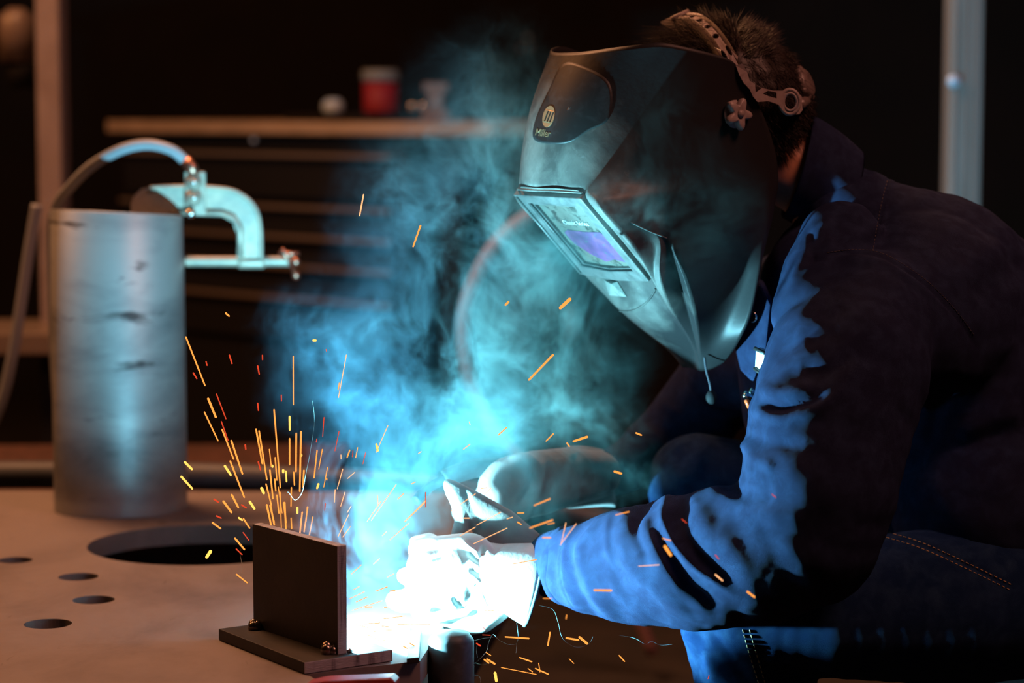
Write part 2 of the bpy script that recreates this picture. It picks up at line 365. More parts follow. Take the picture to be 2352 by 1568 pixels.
# ------------------------------------------------------------------ steel pipe, clamp and cable
pb = Z(250, 1192); R = .091; pc = Vector((pb.x+.002, pb.y+R, 0)); zt = P(250, 490, pc.y).z
bm = bmesh.new()
rb, rt = R*1.0, R*.985
prof = [(rb-.007, 0), (rb, 0), (rb, .002), (rt, zt), (rt-.0015, zt+.0012), (rt-.0055, zt+.0012), (rt-.007, zt), (rb-.007, 0)]
x = Vector((1, 0, 0)); rings = []
for r, h in prof: rings.append([bm.verts.new(pc+Vector((r*math.cos(t), r*math.sin(t), h+(r*math.cos(t)*-.045 if h > .1 else 0)-(.0 if h < .1 else r*math.sin(t)*.06)))) for t in [2*math.pi*k/96 for k in range(96)]])
for i in range(len(rings)-1):
    for k in range(96): bm.faces.new((rings[i][k], rings[i][(k+1) % 96], rings[i+1][(k+1) % 96], rings[i+1][k]))
bmesh.ops.remove_doubles(bm, verts=bm.verts, dist=1e-6)
tag(bm_obj('steel_pipe', bm, M['tube'], smooth=True, bevel=0), 'upright grey steel pipe section standing on the left of the table', 'pipe')
YC = pc.y+.02
cl = empty('c_clamp', P(500, 520, YC), 'pale cast steel C-clamp gripping the rim of the steel pipe', 'clamp')
def cframe():
    # I-section body: thick web along a path plus inner rail
    outer = [(300, 470), (305, 452), (325, 434), (350, 427), (430, 425), (520, 430), (560, 445), (590, 475), (603, 520), (605, 590), (600, 608), (548, 608), (545, 590), (545, 540), (535, 510), (510, 497), (430, 494), (395, 492), (392, 510), (300, 505)]
    V, Fs = plate2d([(p[0], -p[1]) for p in outer], [], 16)
    return [P(v[0], -v[1], YC+v[2]*YC/FPX) for v in V], Fs
V, Fs = cframe(); o = mesh('frame', V, Fs, M['clamp'], cl, smooth=False)
b = o.modifiers.new('b', 'BEVEL'); b.width = .002; b.segments = 2; b.limit_method = 'ANGLE'
bm = bmesh.new(); tube(bm, [P(*q, YC-.0085) for q in ((396, 487), (510, 490), (536, 500), (551, 522), (554, 590))], .0045, 10); 
tube(bm, spline([P(*q, YC-.008) for q in ((345, 431), (430, 429), (518, 434), (558, 449), (586, 477), (598, 522), (600, 596))], 5), .003, 10)
bm_obj('rib', bm, M['clamp'], cl, smooth=True)
bm = bmesh.new(); lathe(bm, P(548, 603, YC), (1, 0, 0), [(.0, 0), (.008, 0), (.0085, .003), (.0085, .033), (.007, .036), (0, .036)], 20); bm_obj('nut_boss', bm, M['clamp'], cl, smooth=True)
bm = bmesh.new(); pr_ = []; x0 = P(408, 600, YC); x1 = P(672, 600, YC); Ls = x1.x-x0.x
N = 90
for k in range(N): pr_.append((.0066 if k % 2 else .0078, Ls*k/(N-1)))
lathe(bm, x0, (1, 0, 0), [(0, 0)]+pr_+[(0, Ls)], 18); bm_obj('screw', bm, M['clamp'], cl, smooth=True)
bm = bmesh.new(); lathe(bm, x0, (1, 0, 0), [(0, -.001), (.010, 0), (.011, .006), (.007, .012), (0, .013)], 20); bm_obj('swivel_pad', bm, M['chrome'], cl, smooth=True)
bm = bmesh.new(); tube(bm, [P(648, 572, YC-.02), P(665, 600, YC-.01), P(680, 632, YC+.01)], .0032, 12)
for q in ((680, 601, -.012), (680, 632, .01)): bmesh.ops.create_uvsphere(bm, u_segments=16, v_segments=10, radius=.0062, matrix=Matrix.Translation(P(q[0], q[1], YC+q[2])))
tube(bm, [P(640, 583, YC), P(688, 583, YC)], .0035, 10)
bm_obj('sliding_handle', bm, M['copper'], cl, smooth=True)
gl = empty('ground_cable', P(445, 440, YC-.02), 'blue-grey ground cable arching from a bolted lug on the C-clamp', 'cable')
bm = bmesh.new(); box(bm, P(424, 495, YC-.016), (.029, 0, 0), (0, .006, 0), (0, 0, .06)); bm_obj('lug_plate', bm, M['clamp'], gl, bevel=.002)
for v in (418, 453):
    bm = bmesh.new(); lathe(bm, P(446, v, YC-.013), (0, -1, 0), [(0, 0), (.0125, 0), (.0125, .004), (.0085, .0045), (.0085, .009), (.004, .012), (0, .012)], 20); bo = bm_obj('bolt', bm, M['clamp'], gl, smooth=True)
    bm = bmesh.new(); bmesh.ops.create_uvsphere(bm, u_segments=14, v_segments=8, radius=.0042, matrix=Matrix.Translation(P(446, v, YC-.0245))); o = bm_obj('bolt_tip', bm, M['chrome'], None, smooth=True); o.parent = bo; o.matrix_basis = Matrix.Identity(4)
bm = bmesh.new(); lathe(bm, P(440, 490, YC-.02), (0, -1, 0), [(0, 0), (.006, 0), (.006, .008), (0, .009)], 16); bm_obj('bolt', bm, M['chrome'], gl, smooth=True)
bm = bmesh.new(); tube(bm, [P(447, 402, YC-.014), P(441, 385, YC-.014), P(425, 368, YC-.014)], .0085, 14); bm_obj('lug_sleeve', bm, M['copper'], gl, smooth=True)
bm = bmesh.new(); tube(bm, spline([P(428, 372, YC-.014), P(395, 345, YC-.012), P(340, 332, YC), P(280, 343, YC+.02), P(215, 378, YC+.06), P(165, 425, YC+.10), P(128, 478, YC+.15), P(118, 560, YC+.19), P(125, 800, YC+.19), P(140, 1000, YC+.19), Vector((P(150, 1100, YC+.14).x, YC+.14, .008)), Vector((P(210, 1100, YC+.12).x, YC+.12, .008))], 10), .0075, 14)
bm_obj('insulation', bm, M['cable'], gl, smooth=True)
bm = bmesh.new(); tube(bm, spline([P(85, 470, 3.605), P(66, 580, 3.605), P(48, 700, 3.605), P(28, 820, 3.605), P(0, 930, 3.605), P(-60, 1060, 3.605), P(-160, 1300, 3.605)], 8), .0085, 12)
tag(bm_obj('hose', bm, M['cable'], smooth=True), 'thin blue-grey hose hanging at the left edge beside the steel pipe', 'hose')

# block, bent plate and red clamp at the right end of the table
bm = bmesh.new(); prism(bm, [tuple(Z(u_, v_, .006))[:2] for u_, v_ in ((934, 1512), (963, 1509), (968, 1440), (940, 1442))], .0002, .006)
tag(bm_obj('steel_block', bm, M['mill'], bevel=.001), 'pale green-lit steel block behind the right end of the base plate', 'steel block')
bm = bmesh.new(); c = P(1036, 1452, 2.43); lathe(bm, (c.x, c.y, FLZ), (0, 0, 1), [(.0, 0), (.024, 0), (.024, .30), (.0235, c.z-FLZ-.008), (.018, c.z-FLZ), (0, c.z-FLZ+.002)], 48)
tag(bm_obj('steel_post', bm, M['darksteel'], smooth=True), 'rounded steel post standing off the right end of the table, below the white glove', 'post')
bm = bmesh.new()
q0 = P(735, 1562, 2.24); q1 = P(905, 1556, 2.27)
pts = [P(700, 1572, 2.22), P(740, 1563, 2.24), P(895, 1556, 2.27), P(907, 1566, 2.27), P(905, 1620, 2.27), P(700, 1640, 2.22)]
vs = [bm.verts.new(p) for p in pts]; f1 = bm.faces.new(vs); r = bmesh.ops.extrude_face_region(bm, geom=[f1]); bmesh.ops.translate(bm, vec=(.004, .022, 0), verts=[v for v in r['geom'] if isinstance(v, bmesh.types.BMVert)])
tag(bm_obj('clamp_jaw', bm, M['redpaint'], bevel=.002), 'red painted clamp jaw just below the base plate at the bottom edge', 'clamp')

# ------------------------------------------------------------------ background workshop
def line_at(u): return 5.95+(5.25-5.95)*(u-245)/(920-245)
wb = empty('tool_cabinet', P(600, 500, 5.6).xyz*Vector((1, 1, 0))+Vector((0, 0, FLZ)), 'long dark drawer cabinet with a wooden worktop in the blurred background', 'cabinet')
A = P(245, 300, line_at(245)); B = P(1128, 308, line_at(1128)); zt = (A.z+B.z)/2
A = Vector((A.x, A.y, 0)); B = Vector((B.x, B.y, 0)); d = (B-A).normalized(); nn = Vector((-d.y, d.x, 0))
bm = bmesh.new(); box(bm, A+Vector((0, 0, zt-.004)), B-A, nn*.6, (0, 0, .028)); bm_obj('worktop', bm, M['wood'], wb, bevel=.002)
C0 = A+d*.03+nn*.03; LC = P(920, 500, line_at(920)); lc = (Vector((LC.x, LC.y, 0))-A).dot(d)-.03
bm = bmesh.new(); box(bm, C0+Vector((0, 0, FLZ+.06)), d*lc, nn*.52, (0, 0, zt-.006-FLZ-.06)); bm_obj('carcass', bm, M['cabinet'], wb, bevel=.003)
for v in (358, 483, 555, 626, 702):
    zz = P(915, v, line_at(915)).z
    bm = bmesh.new(); box(bm, C0+d*.02-nn*.016+Vector((0, 0, zz-.10)), d*(lc-.04), nn*.016, (0, 0, .097))
    dr = bm_obj('drawer', bm, M['cabinet'], wb, bevel=.002)
    bm = bmesh.new(); box(bm, C0+d*.02-nn*.034+Vector((0, 0, zz-.008)), d*(lc-.04), nn*.018, (0, 0, .010)); o = bm_obj('drawer_pull', bm, M['pull'], None, bevel=.002)
    o.parent = dr; o.matrix_basis = Matrix.Identity(4); 
for uu in (960, 1110):
    q = P(uu, 400, line_at(uu)); bm = bmesh.new(); cbox(bm, Vector((q.x, q.y, 0))+nn*.1+Vector((0, 0, (zt+FLZ)/2-.005)), .05, .05, zt-FLZ-.012); bm_obj('leg', bm, M['cabinet'], wb)
def Wp(u, off): q = P(u, 280, line_at(u)); return Vector((q.x, q.y, zt+.0245))+nn*off
jar = empty('storage_jar', Wp(724, .2), 'red plastic tub with a pale lid on the background worktop', 'tub')
bm = bmesh.new(); lathe(bm, Wp(724, .2), (0, 0, 1), [(0, 0.0), (.038, 0), (.04, .008), (.04, .075), (0, .075)], 28); bm_obj('tub_body', bm, M['red'], jar, smooth=True)
bm = bmesh.new(); lathe(bm, Wp(724, .2)+Vector((0, 0, .075)), (0, 0, 1), [(0, 0), (.043, 0), (.043, .022), (.04, .026), (0, .026)], 28); bm_obj('lid', bm, M['lid'], jar, smooth=True)
bm = bmesh.new(); box(bm, Wp(560, .12), d*.30, nn*.22, (0, 0, .016)); tag(bm_obj('metal_tray', bm, M['cabinet'], bevel=.003), 'flat dark tray on the worktop under the red tub', 'tray')
jar.location = jar.location; 
for ch in [jar]: ch.location.z += .0165
bm = bmesh.new(); lathe(bm, Wp(645, .16)+Vector((0, 0, .0165)), (0, 0, 1), [(0, 0), (.02, 0), (.025, .01), (.025, .024), (.016, .034), (0, .036)], 24); tag(bm_obj('glass_ball_jar', bm, M['blue'], smooth=True), 'small pale blue round container left of the red tub', 'container')
vi = empty('bench_vise', Wp(925, .1), 'small bench vise with shiny knobs on the right of the worktop', 'vise')
bm = bmesh.new(); cbox(bm, Wp(925, .1)+Vector((0, 0, .0125)), .06, .06, .025); cbox(bm, Wp(925, .1)+Vector((0, 0, .045)), .035, .05, .04); bm_obj('body', bm, M['knob'], vi, bevel=.004)
bm = bmesh.new(); cbox(bm, Wp(925, .1)+Vector((0, 0, .075)), .055, .04, .02); bm_obj('jaw', bm, M['knob'], vi, bevel=.003)
for q in (900, 925):
    bm = bmesh.new(); bmesh.ops.create_uvsphere(bm, u_segments=16, v_segments=10, radius=.009, matrix=Matrix.Translation(Wp(q, .06)+Vector((0, 0, .035)))); bm_obj('knob', bm, M['chrome'], vi, smooth=True)
# posts
q = P(112, 300, 4.6); bm = bmesh.new(); box(bm, (q.x-.022, q.y, FLZ), (.045, 0, 0), (0, .09, 0), (0, 0, 3.38)); tag(bm_obj('column', bm, M['postl'], bevel=.004), 'pinkish brown upright column at the left edge of the background', 'column')
q = P(2218, 300, 4.2); px = 4.2/FPX
rp = empty('door_post', (q.x, q.y, FLZ), 'pale upright metal post behind the welder at right', 'post')
bm = bmesh.new(); box(bm, (q.x-38*px, q.y, FLZ), (76*px, 0, 0), (0, .07, 0), (0, 0, 3.38)); bm_obj('channel', bm, M['post'], rp, bevel=.004)
for k in (-30, -8, 12): 
    bm = bmesh.new(); box(bm, (q.x+k*px, q.y-.006, FLZ+.05), (8*px, 0, 0), (0, .006, 0), (0, 0, 3.2)); bm_obj('ridge', bm, M['post'], rp, bevel=.001)
bm = bmesh.new(); lathe(bm, P(2190, 186, q.y-.008), (0, -1, 0), [(0, 0), (.012, 0), (.012, .004), (0, .005)], 16); bm_obj('rivet', bm, M['blue'], rp, smooth=True)
# left shelf and clutter
sh = empty('wall_shelf', P(20, 780, 4.4), 'narrow brown shelf behind the steel pipe at the left edge', 'shelf')
bm = bmesh.new(); q = P(-150, 815, 4.4); q2 = P(92, 765, 4.4); box(bm, q, (q2.x-q.x+.06, 0, 0), (0, .3, 0), (0, 0, q2.z-q.z)); bm_obj('board', bm, M['pull'], sh, bevel=.003)
for ux in (-140, 80):
    qq = P(ux, 815, 4.4); bm = bmesh.new(); box(bm, (qq.x, qq.y+.05, FLZ), (.03, 0, 0), (0, .03, 0), (0, 0, q.z-FLZ-.0005)); bm_obj('leg', bm, M['cabinet'], sh)
# coat-like dark things hanging on the column
for k, (u, v, r, mm, lab) in enumerate(((38, 80, .035, 'knob', 'small brown round canister high at the left edge'), (48, 155, .028, 'cabinet', 'dark bottle below the brown canister at the left edge'))):
    bm = bmesh.new(); q = P(u, v, 4.75); lathe(bm, q, (0, 0, 1), [(0, -r*1.5), (r, -r*1.5), (r, r), (r*.4, r*1.5), (0, r*1.5)], 20); tag(bm_obj('canister' if k == 0 else 'bottle', bm, M[mm], smooth=True), lab, 'container')
# hanging red-brown hose loop behind smoke
bm = bmesh.new(); tube(bm, spline([P(1330, 440, 4.3), P(1225, 488, 4.25), P(1150, 545, 4.2), P(1095, 630, 4.2), P(1065, 730, 4.2), P(1075, 860, 4.2), P(1120, 960, 4.2), P(1200, 1060, 4.2), P(1350, 1150, 4.2), P(1500, 1500, 4.2)], 10), .0115, 14)
tag(bm_obj('air_hose', bm, mat('red_brown_rubber', (.30, .15, .14), .6), smooth=True), 'red-brown air hose hanging in a loop behind the smoke', 'hose')
bm = bmesh.new(); bmesh.ops.create_uvsphere(bm, u_segments=20, v_segments=12, radius=.045, matrix=Matrix.Translation(P(1300, 745, 8.37)) @ Matrix.Diagonal((1, 1, 1.5, 1))); tag(bm_obj('hose_fitting', bm, M['strap'], smooth=True), 'pale brown blurred knob on the far wall, left of the helmet chin', 'fitting')
# small shiny bits at the back (seen as blurred dots)
bits = [(1197, 112, 8.39, 'copper', 'warm glint left of the pair above the helmet'), (1213, 88, 8.39, 'blue', 'bluish glint above the other two by the helmet top'), (1221, 112, 8.39, 'chrome', 'pale glint right of the pair above the helmet'), (583, 322, 5.575, 'blue', 'small bluish bolt head just under the worktop edge'), (608, 718, 5.60, 'blue', 'small bluish bolt head low on the drawer cabinet'), (1004, 352, 8.39, 'copper', 'small coppery bolt head under the right of the worktop'), (1066, 338, 8.39, 'chrome', 'small pale bolt head near the right end of the worktop')]
for u, v, Y, mm, lab in bits:
    bm = bmesh.new(); bmesh.ops.create_uvsphere(bm, u_segments=12, v_segments=8, radius=.006 if Y < 7 else .011, matrix=Matrix.Translation(P(u, v, Y))); tag(bm_obj('bolt_head', bm, M[mm], smooth=True), lab, 'bolt', 'small shiny bolt heads in the background')
# ------------------------------------------------------------------ the welder
pe = empty('person', P(2050, 1500, 2.66), 'person in a navy work jacket and blue jeans leaning over the table, welding', 'person')
HIP = (2480, 1330, 2.72)
torso = [(1905, 450, 2.67, 95), (2010, 560, 2.66, 150), (2118, 722, 2.66, 285), (2310, 960, 2.70, 350), (2480, 1200, 2.72, 350)]
near_arm = [(2000, 720, 2.50, 150), (1945, 850, 2.45, 195), (1905, 980, 2.42, 195), (1880, 1110, 2.40, 190), (1850, 1225, 2.40, 178), (1740, 1268, 2.415, 172), (1600, 1290, 2.44, 160), (1460, 1298, 2.485, 138), (1360, 1302, 2.515, 112), (1300, 1298, 2.535, 90), (1262, 1296, 2.55, 74)]
far_arm = [(1820, 720, 2.84, 150), (1690, 850, 2.90, 120), (1610, 935, 2.93, 98), (1520, 1015, 2.925, 76), (1450, 1065, 2.87, 64), (1400, 1090, 2.82, 56)]
# body: one continuous mesh (head, neck, trunk, arms and legs inside the clothes)
head = [(1640, 240, 2.68, 160, .93), (1630, 290, 2.68, 160, .93), (1590, 400, 2.68, 130, .95), (1570, 470, 2.68, 95, .9)]
head2 = [(1690, 250, 2.68, 158, .9), (1660, 240, 2.68, 160, .93)]
neck = [(1690, 330, 2.68, 110), (1775, 370, 2.68, 90), (1880, 420, 2.68, 92), (2010, 600, 2.66, 140)]
def shrink(ch, k): return [c[:3]+(c[3]*k,)+c[4:] for c in ch]
legN = [(2480, 1330, 2.60, 175), (2200, 1390, 2.55, 150), (1900, 1400, 2.53, 125), (1700, 1400, 2.53, 105), (1745, 1568, 2.545, 108), (1840, 1850, 2.585, 90), (1960, 2180, 2.65, 60)]
legF = [(2440, 1300, 2.86, 170), (1990, 1200, 2.86, 120), (1605, 1112, 2.845, 92), (1625, 1240, 2.85, 82), (1690, 1560, 2.85, 74), (1700, 1900, 2.88, 65), (1710, 2100, 2.88, 50)]
V, Fs = fuse([head, head2, neck, shrink(torso, .82), shrink(near_arm, .6), shrink(far_arm, .6)+[(1330, 1105, 2.73, 46), (1260, 1115, 2.68, 42)],
              [(1262, 1296, 2.55, 42), (1150, 1320, 2.54, 55, .6), (1060, 1330, 2.535, 60, .6)], shrink(legN, .8), shrink(legF, .8),
              [(1500, 440, 2.67, 26), (1478, 470, 2.67, 18)], [(1700, 300, 2.615, 30, .6), (1700, 335, 2.618, 20, .6)]], .008, 6)
body = from_np('body', V, Fs, M['skin'], pe)

# hair: short strands rooted on the skull
def skull(dirv): 
    c = P(1668, 248, 2.68); r = 183*2.63/FPX
    return c+Vector((dirv[0]*r*1.02, dirv[1]*r*.93, dirv[2]*r))
hv = []; hf = []
hc = P(1668, 248, 2.68)
n = 0
while n < 12000:
    dd = Vector(rng.normal(size=3).tolist()).normalized()
    # scalp region: top, back and sides
    front = -dd.x*.75+(-dd.z)*.66
    if front > .52 or (dd.z < -.35 and dd.x < .45) or dd.y > .75: continue
    if dd.z < -.62: continue
    n += 1
    p0 = skull(dd)
    tuft = max(0, -dd.x*.9+dd.z*.3)
    ln = .010+.012*rng.random()+.026*max(0, dd.z)**2*(.25+tuft)*rng.random()
    flow = Vector((.35, 0, -.75)) if dd.x > -.1 else Vector((-1.0, -.1, .25))
    if dd.z > .6 and abs(dd.x) < .5: flow = Vector((-.55 if dd.x < .1 else .6, 0, .2))
    g = (dd*(.22+.9*tuft)+flow*.8+Vector(rng.normal(size=3).tolist())*.22).normalized()
    p1 = p0+g*ln*.5; p2 = p0+(g+flow*.25).normalized()*ln
    if n % 5 == 0 and dd.z > .35 and dd.x < .1:
        g = (Vector((-1.0, -.1, .22+.35*rng.random()))+Vector(rng.normal(size=3).tolist())*.16).normalized(); ln = .030+.028*rng.random(); p1 = p0+g*ln*.5+Vector((0, 0, .003)); p2 = p0+(g+Vector((-.25, 0, -.12))).normalized()*ln
    side = g.cross(Vector((0, 1, 0))+dd*.2).normalized()*.00038
    s2 = g.cross(side).normalized()*.00032
    i = len(hv)
    for q, k in ((p0, 1), (p1, .8)): hv += [q+side*k, q-side*.5*k+s2*k, q-side*.5*k-s2*k]
    hv.append(p2)
    for j in range(3):
        a, b = i+j, i+(j+1) % 3; hf += [(a, b, b+3, a+3), (a+3, b+3, i+6)]
bm = bmesh.new()
bmesh.ops.create_icosphere(bm, subdivisions=5, radius=1)
kill = []
for v_ in bm.verts:
    dd = v_.co.normalized(); front = -dd.x*.75+(-dd.z)*.66
    if front > .55 or (dd.z < -.37 and dd.x < .45) or dd.z < -.65: kill.append(v_)
    s = skull(dd); wob = 1+.012*math.sin(dd.x*23+dd.z*9)+.01*math.sin(dd.z*31)
    v_.co = hc+(s-hc)*1.015*wob
bmesh.ops.delete(bm, geom=kill, context='VERTS')
cap = bmesh.new(); 
bm.verts.ensure_lookup_table(); base = len(hv)
hv += [v_.co.copy() for v_ in bm.verts]; hf += [tuple(base+q.index for q in f.verts) for f in bm.faces]; bm.free(); cap.free()
mesh('hair', hv, hf, M['hair'], pe)

# ---- jacket
JV, JF = fuse([torso, near_arm, far_arm, [(1905, 640, 2.66, 150), (1850, 760, 2.74, 165), (1900, 930, 2.74, 200)],
               [(1800, 830, 2.80, 120), (1660, 850, 2.86, 90)], [(1930, 560, 2.56, 100), (1905, 640, 2.53, 110), (1890, 720, 2.50, 120)],
               [(2118, 722, 2.6, 240), (2010, 760, 2.5, 160)], [(2300, 1150, 2.62, 260), (2420, 1290, 2.62, 250)]], .0032, 14)
folds = [
 # forearm rings
 ([(1290, 1235), (1272, 1290), (1278, 1350), (1300, 1392)], 7, -2.2), ([(1305, 1222), (1292, 1260), (1290, 1320), (1310, 1370), (1345, 1405)], 8, 3.2),
 ([(1345, 1195), (1318, 1245), (1312, 1290), (1325, 1350), (1375, 1420)], 8, -3.2), ([(1395, 1180), (1350, 1230), (1328, 1265), (1345, 1330), (1375, 1385), (1420, 1430)], 9, 4.0),
 ([(1440, 1175), (1400, 1195), (1395, 1250), (1405, 1290)], 8, 3.6), ([(1395, 1300), (1425, 1350), (1470, 1400), (1540, 1440)], 16, -3.5),
 ([(1370, 1260), (1375, 1320), (1400, 1370), (1450, 1420)], 14, -4.0),
 ([(1450, 1165), (1430, 1215), (1438, 1280), (1475, 1330), (1550, 1390), (1620, 1425)], 15, 4.2),
 ([(1505, 1140), (1470, 1190), (1468, 1240), (1500, 1300)], 9, -3.6), ([(1500, 1200), (1530, 1265), (1580, 1340), (1660, 1390)], 14, -5.0),
 ([(1480, 1180), (1490, 1225), (1530, 1300), (1590, 1370), (1650, 1405)], 12, 3.0),
 ([(1565, 1115), (1530, 1155), (1522, 1195), (1548, 1250), (1600, 1305), (1655, 1340), (1690, 1365)], 10, 6.0), 
 ([(1590, 1150), (1565, 1185), (1580, 1240), (1640, 1300), (1700, 1350)], 16, -5.5),
 ([(1420, 1200), (1500, 1300), (1590, 1380), (1700, 1400)], 30, 2.5), ([(1440, 1440), (1560, 1452), (1700, 1415)], 22, 2.0),
 ([(1640, 1070), (1600, 1130), (1620, 1200), (1700, 1280), (1760, 1320)], 22, 3.0),
 # elbow bunching
 ([(1700, 985), (1660, 1035), (1645, 1080), (1680, 1110)], 14, 7), ([(1700, 1010), (1730, 1050), (1780, 1075)], 12, 5), ([(1730, 960), (1700, 985), (1760, 1015), (1850, 1020)], 14, -6),
 ([(1650, 1095), (1700, 1130), (1780, 1140)], 16, -6), ([(1720, 1030), (1700, 1075), (1712, 1110)], 10, -3.5), ([(1620, 1110), (1680, 1150), (1760, 1180), (1880, 1170)], 20, 4),
 ([(1735, 915), (1790, 935), (1850, 922), (1900, 900)], 12, -6), ([(1728, 930), (1780, 960), (1860, 945), (1930, 905)], 14, 6), ([(1735, 890), (1800, 905), (1870, 880)], 16, 5),
 # upper arm front creases
 ([(1765, 760), (1800, 690), (1850, 630), (1905, 595)], 8, 3.0), ([(1760, 830), (1800, 760), (1860, 700), (1905, 665)], 9, 3.0), ([(1755, 870), (1810, 800), (1880, 745)], 8, -2.6),
 ([(1750, 880), (1830, 820), (1900, 790)], 14, 3.4), ([(1880, 710), (1910, 720), (1940, 700)], 16, -4), ([(1850, 790), (1890, 770), (1930, 760)], 18, -4.5), ([(1840, 860), (1900, 850), (1960, 820)], 18, -4),
 ([(1810, 660), (1840, 600), (1880, 545), (1912, 495)], 9, 3.5), ([(1860, 610), (1870, 570), (1862, 530)], 7, -2.5), ([(1895, 600), (1905, 570), (1905, 545)], 8, 3),
 ([(1880, 620), (1930, 600), (1985, 600)], 10, 3.5), ([(1900, 640), (1960, 620), (2000, 605)], 10, -2.5),
 # seams: sleeve head and shoulder yoke
 ([(1858, 535), (1864, 580), (1880, 600), (1905, 585), (1960, 580), (2020, 587), (2080, 620), (2140, 665), (2195, 725), (2230, 775), (2245, 800)], 4, -3.0),
 ([(1890, 594), (1960, 590), (2020, 597), (2075, 628), (2135, 675), (2190, 735)], 7, 1.6),
 ([(2047, 392), (2035, 440), (2022, 500), (2008, 580)], 3.5, -1.8), ([(2054, 392), (2042, 440), (2029, 500), (2015, 580)], 3.5, 1.2),
 # back and shoulder folds
 ([(1960, 425), (2000, 400), (2040, 385)], 14, 3), ([(1950, 420), (1985, 392), (2020, 375)], 11, -3), ([(2060, 385), (2090, 375), (2130, 410)], 14, 5),
 ([(2040, 480), (2100, 470), (2150, 440)], 18, 3), ([(1960, 470), (2010, 478), (2040, 480)], 12, 2.5), ([(1940, 540), (1990, 535), (2030, 520), (2080, 510)], 14, 2.5),
 ([(2190, 640), (2260, 590), (2310, 560)], 26, 4), ([(2240, 690), (2300, 640), (2350, 590)], 26, -4), ([(2180, 880), (2150, 960), (2135, 1020)], 14, -5), ([(2200, 1000), (2280, 960), (2352, 950)], 22, 5), ([(2210, 890), (2270, 820), (2340, 780)], 20, 3),
 ([(1900, 900), (2000, 860), (2080, 830)], 30, 3), ([(1920, 1010), (2020, 990), (2100, 950)], 30, -3),
 # far sleeve
 ([(1400, 1010), (1440, 1040), (1450, 1080)], 9, -3), ([(1435, 985), (1475, 1010), (1490, 1050)], 9, 3), ([(1470, 960), (1520, 985), (1540, 1020)], 10, -3), ([(1510, 925), (1560, 950), (1590, 990)], 10, 3),
 # cuff band
 ([(1302, 1212), (1290, 1260), (1290, 1330), (1318, 1395)], 3, -2),
]
folds = [(p_, w_*(1.25 if w_ > 5 else 1), a_*(.80 if w_ > 5 else .8)) for p_, w_, a_ in folds]
JV = sculpt(JV, JF, folds)
# low random rumpling
nz = np.sin(JV[:, 0]*61+JV[:, 2]*33)*np.sin(JV[:, 2]*47-JV[:, 1]*29)*np.sin(JV[:, 0]*25+JV[:, 1]*41)
JV = JV+normals(JV, JF)*(nz*.0016)[:, None]
jk = from_np('jacket', JV, JF, M['jacket'], pe)
# cuff
def band(name, path, m, par, w, t):
    """closed ribbon round a set of 3D rings"""
def ring(c, ax, r1, r2, n=56, hint=(0, 0, 1), wob=0):
    ax = Vector(ax).normalized(); x = Vector(hint).cross(ax).normalized(); y = ax.cross(x)
    return [Vector(c)+x*math.cos(t)*r1*(1+wob*math.sin(5*t))+y*math.sin(t)*r2*(1+wob*math.cos(4*t+1)) for t in [2*math.pi*k/n for k in range(n)]]
def loft(name, rings, m, par, thick=.002, sub=1):
    V = []; Fs = []; n = len(rings[0])
    for r in rings: V += r
    for i in range(len(rings)-1):
        for k in range(n): Fs.append((i*n+k, i*n+(k+1) % n, (i+1)*n+(k+1) % n, (i+1)*n+k))
    o = mesh(name, V, Fs, m, par)
    s = o.modifiers.new('s', 'SOLIDIFY'); s.thickness = thick; s.offset = 0
    if sub: ss = o.modifiers.new('u', 'SUBSURF'); ss.levels = sub; ss.render_levels = sub
    return o
c0, c1 = P(1312, 1300, 2.530), P(1232, 1294, 2.558); ax = c1-c0
rr = 2.53/FPX
rings = [ring(c0+ax*t, ax, 92*rr*k, 92*rr*k, wob=wb) for t, k, wb in ((-.05, .98, .02), (.10, 1.02, .03), (.22, .96, .02), (.3, .90, .02), (.6, .82, .015), (.92, .74, .01), (1.0, .70, .01), (.97, .66, .01), (.8, .62, 0))]
loft('cuff', rings, M['jacket'], jk, .0025)
# collar: standing band round the neck
ca = P(1868, 395, 2.655); cb_ = P(1812, 330, 2.65); ax = (cb_-ca)
ctr = P(1880, 420, 2.66); n1 = (P(1800, 330, 2.65)-P(1900, 450, 2.66)).normalized()
n1 = Vector((-.95, 0, .27)).normalized()
def cr_(u, v, r1, r2, w=.03): return ring(P(u, v, 2.68), n1, r1, r2, hint=(0, 0, 1), wob=w)
rings = [cr_(1950, 470, .056, .058, .01), cr_(1905, 430, .057, .058, .02), cr_(1872, 405, .057, .057, .02), cr_(1846, 390, .056, .057, .03), cr_(1834, 384, .0555, .057, .03), cr_(1830, 382, .0545, .056, .03), cr_(1836, 386, .052, .0535, .03), cr_(1870, 405, .052, .053, .03)]
loft('collar', rings, M['jacket'], jk, .002)
# front placket lit blue under the chin, with snap button
Yc = 2.66
pts2 = [(1718, 640), (1748, 650), (1770, 700), (1760, 800), (1730, 880), (1700, 850), (1688, 800), (1705, 740)]
bm = bmesh.new(); vs = [bm.verts.new(P(u, v, 2.60+(1760-u)*.0006)) for u, v in pts2]; f1 = bm.faces.new(vs); r = bmesh.ops.extrude_face_region(bm, geom=[f1]); bmesh.ops.translate(bm, vec=(.01, .05, 0), verts=[v for v in r['geom'] if isinstance(v, bmesh.types.BMVert)])
plk = bm_obj('placket', bm, M['jacket'], jk, bevel=.004)
bm = bmesh.new(); lathe(bm, P(1729, 727, 2.612), (-.55, -.8, -.1), [(0, 0), (.0062, 0), (.0062, .002), (.0045, .0032), (.0035, .002), (0, .002)], 24)
o = bm_obj('snap_button', bm, M['chrome'], None, smooth=True); o.parent = plk; o.matrix_basis = Matrix.Identity(4)
pt = [(1737, 800), (1757, 808), (1754, 848), (1748, 860), (1734, 848)]
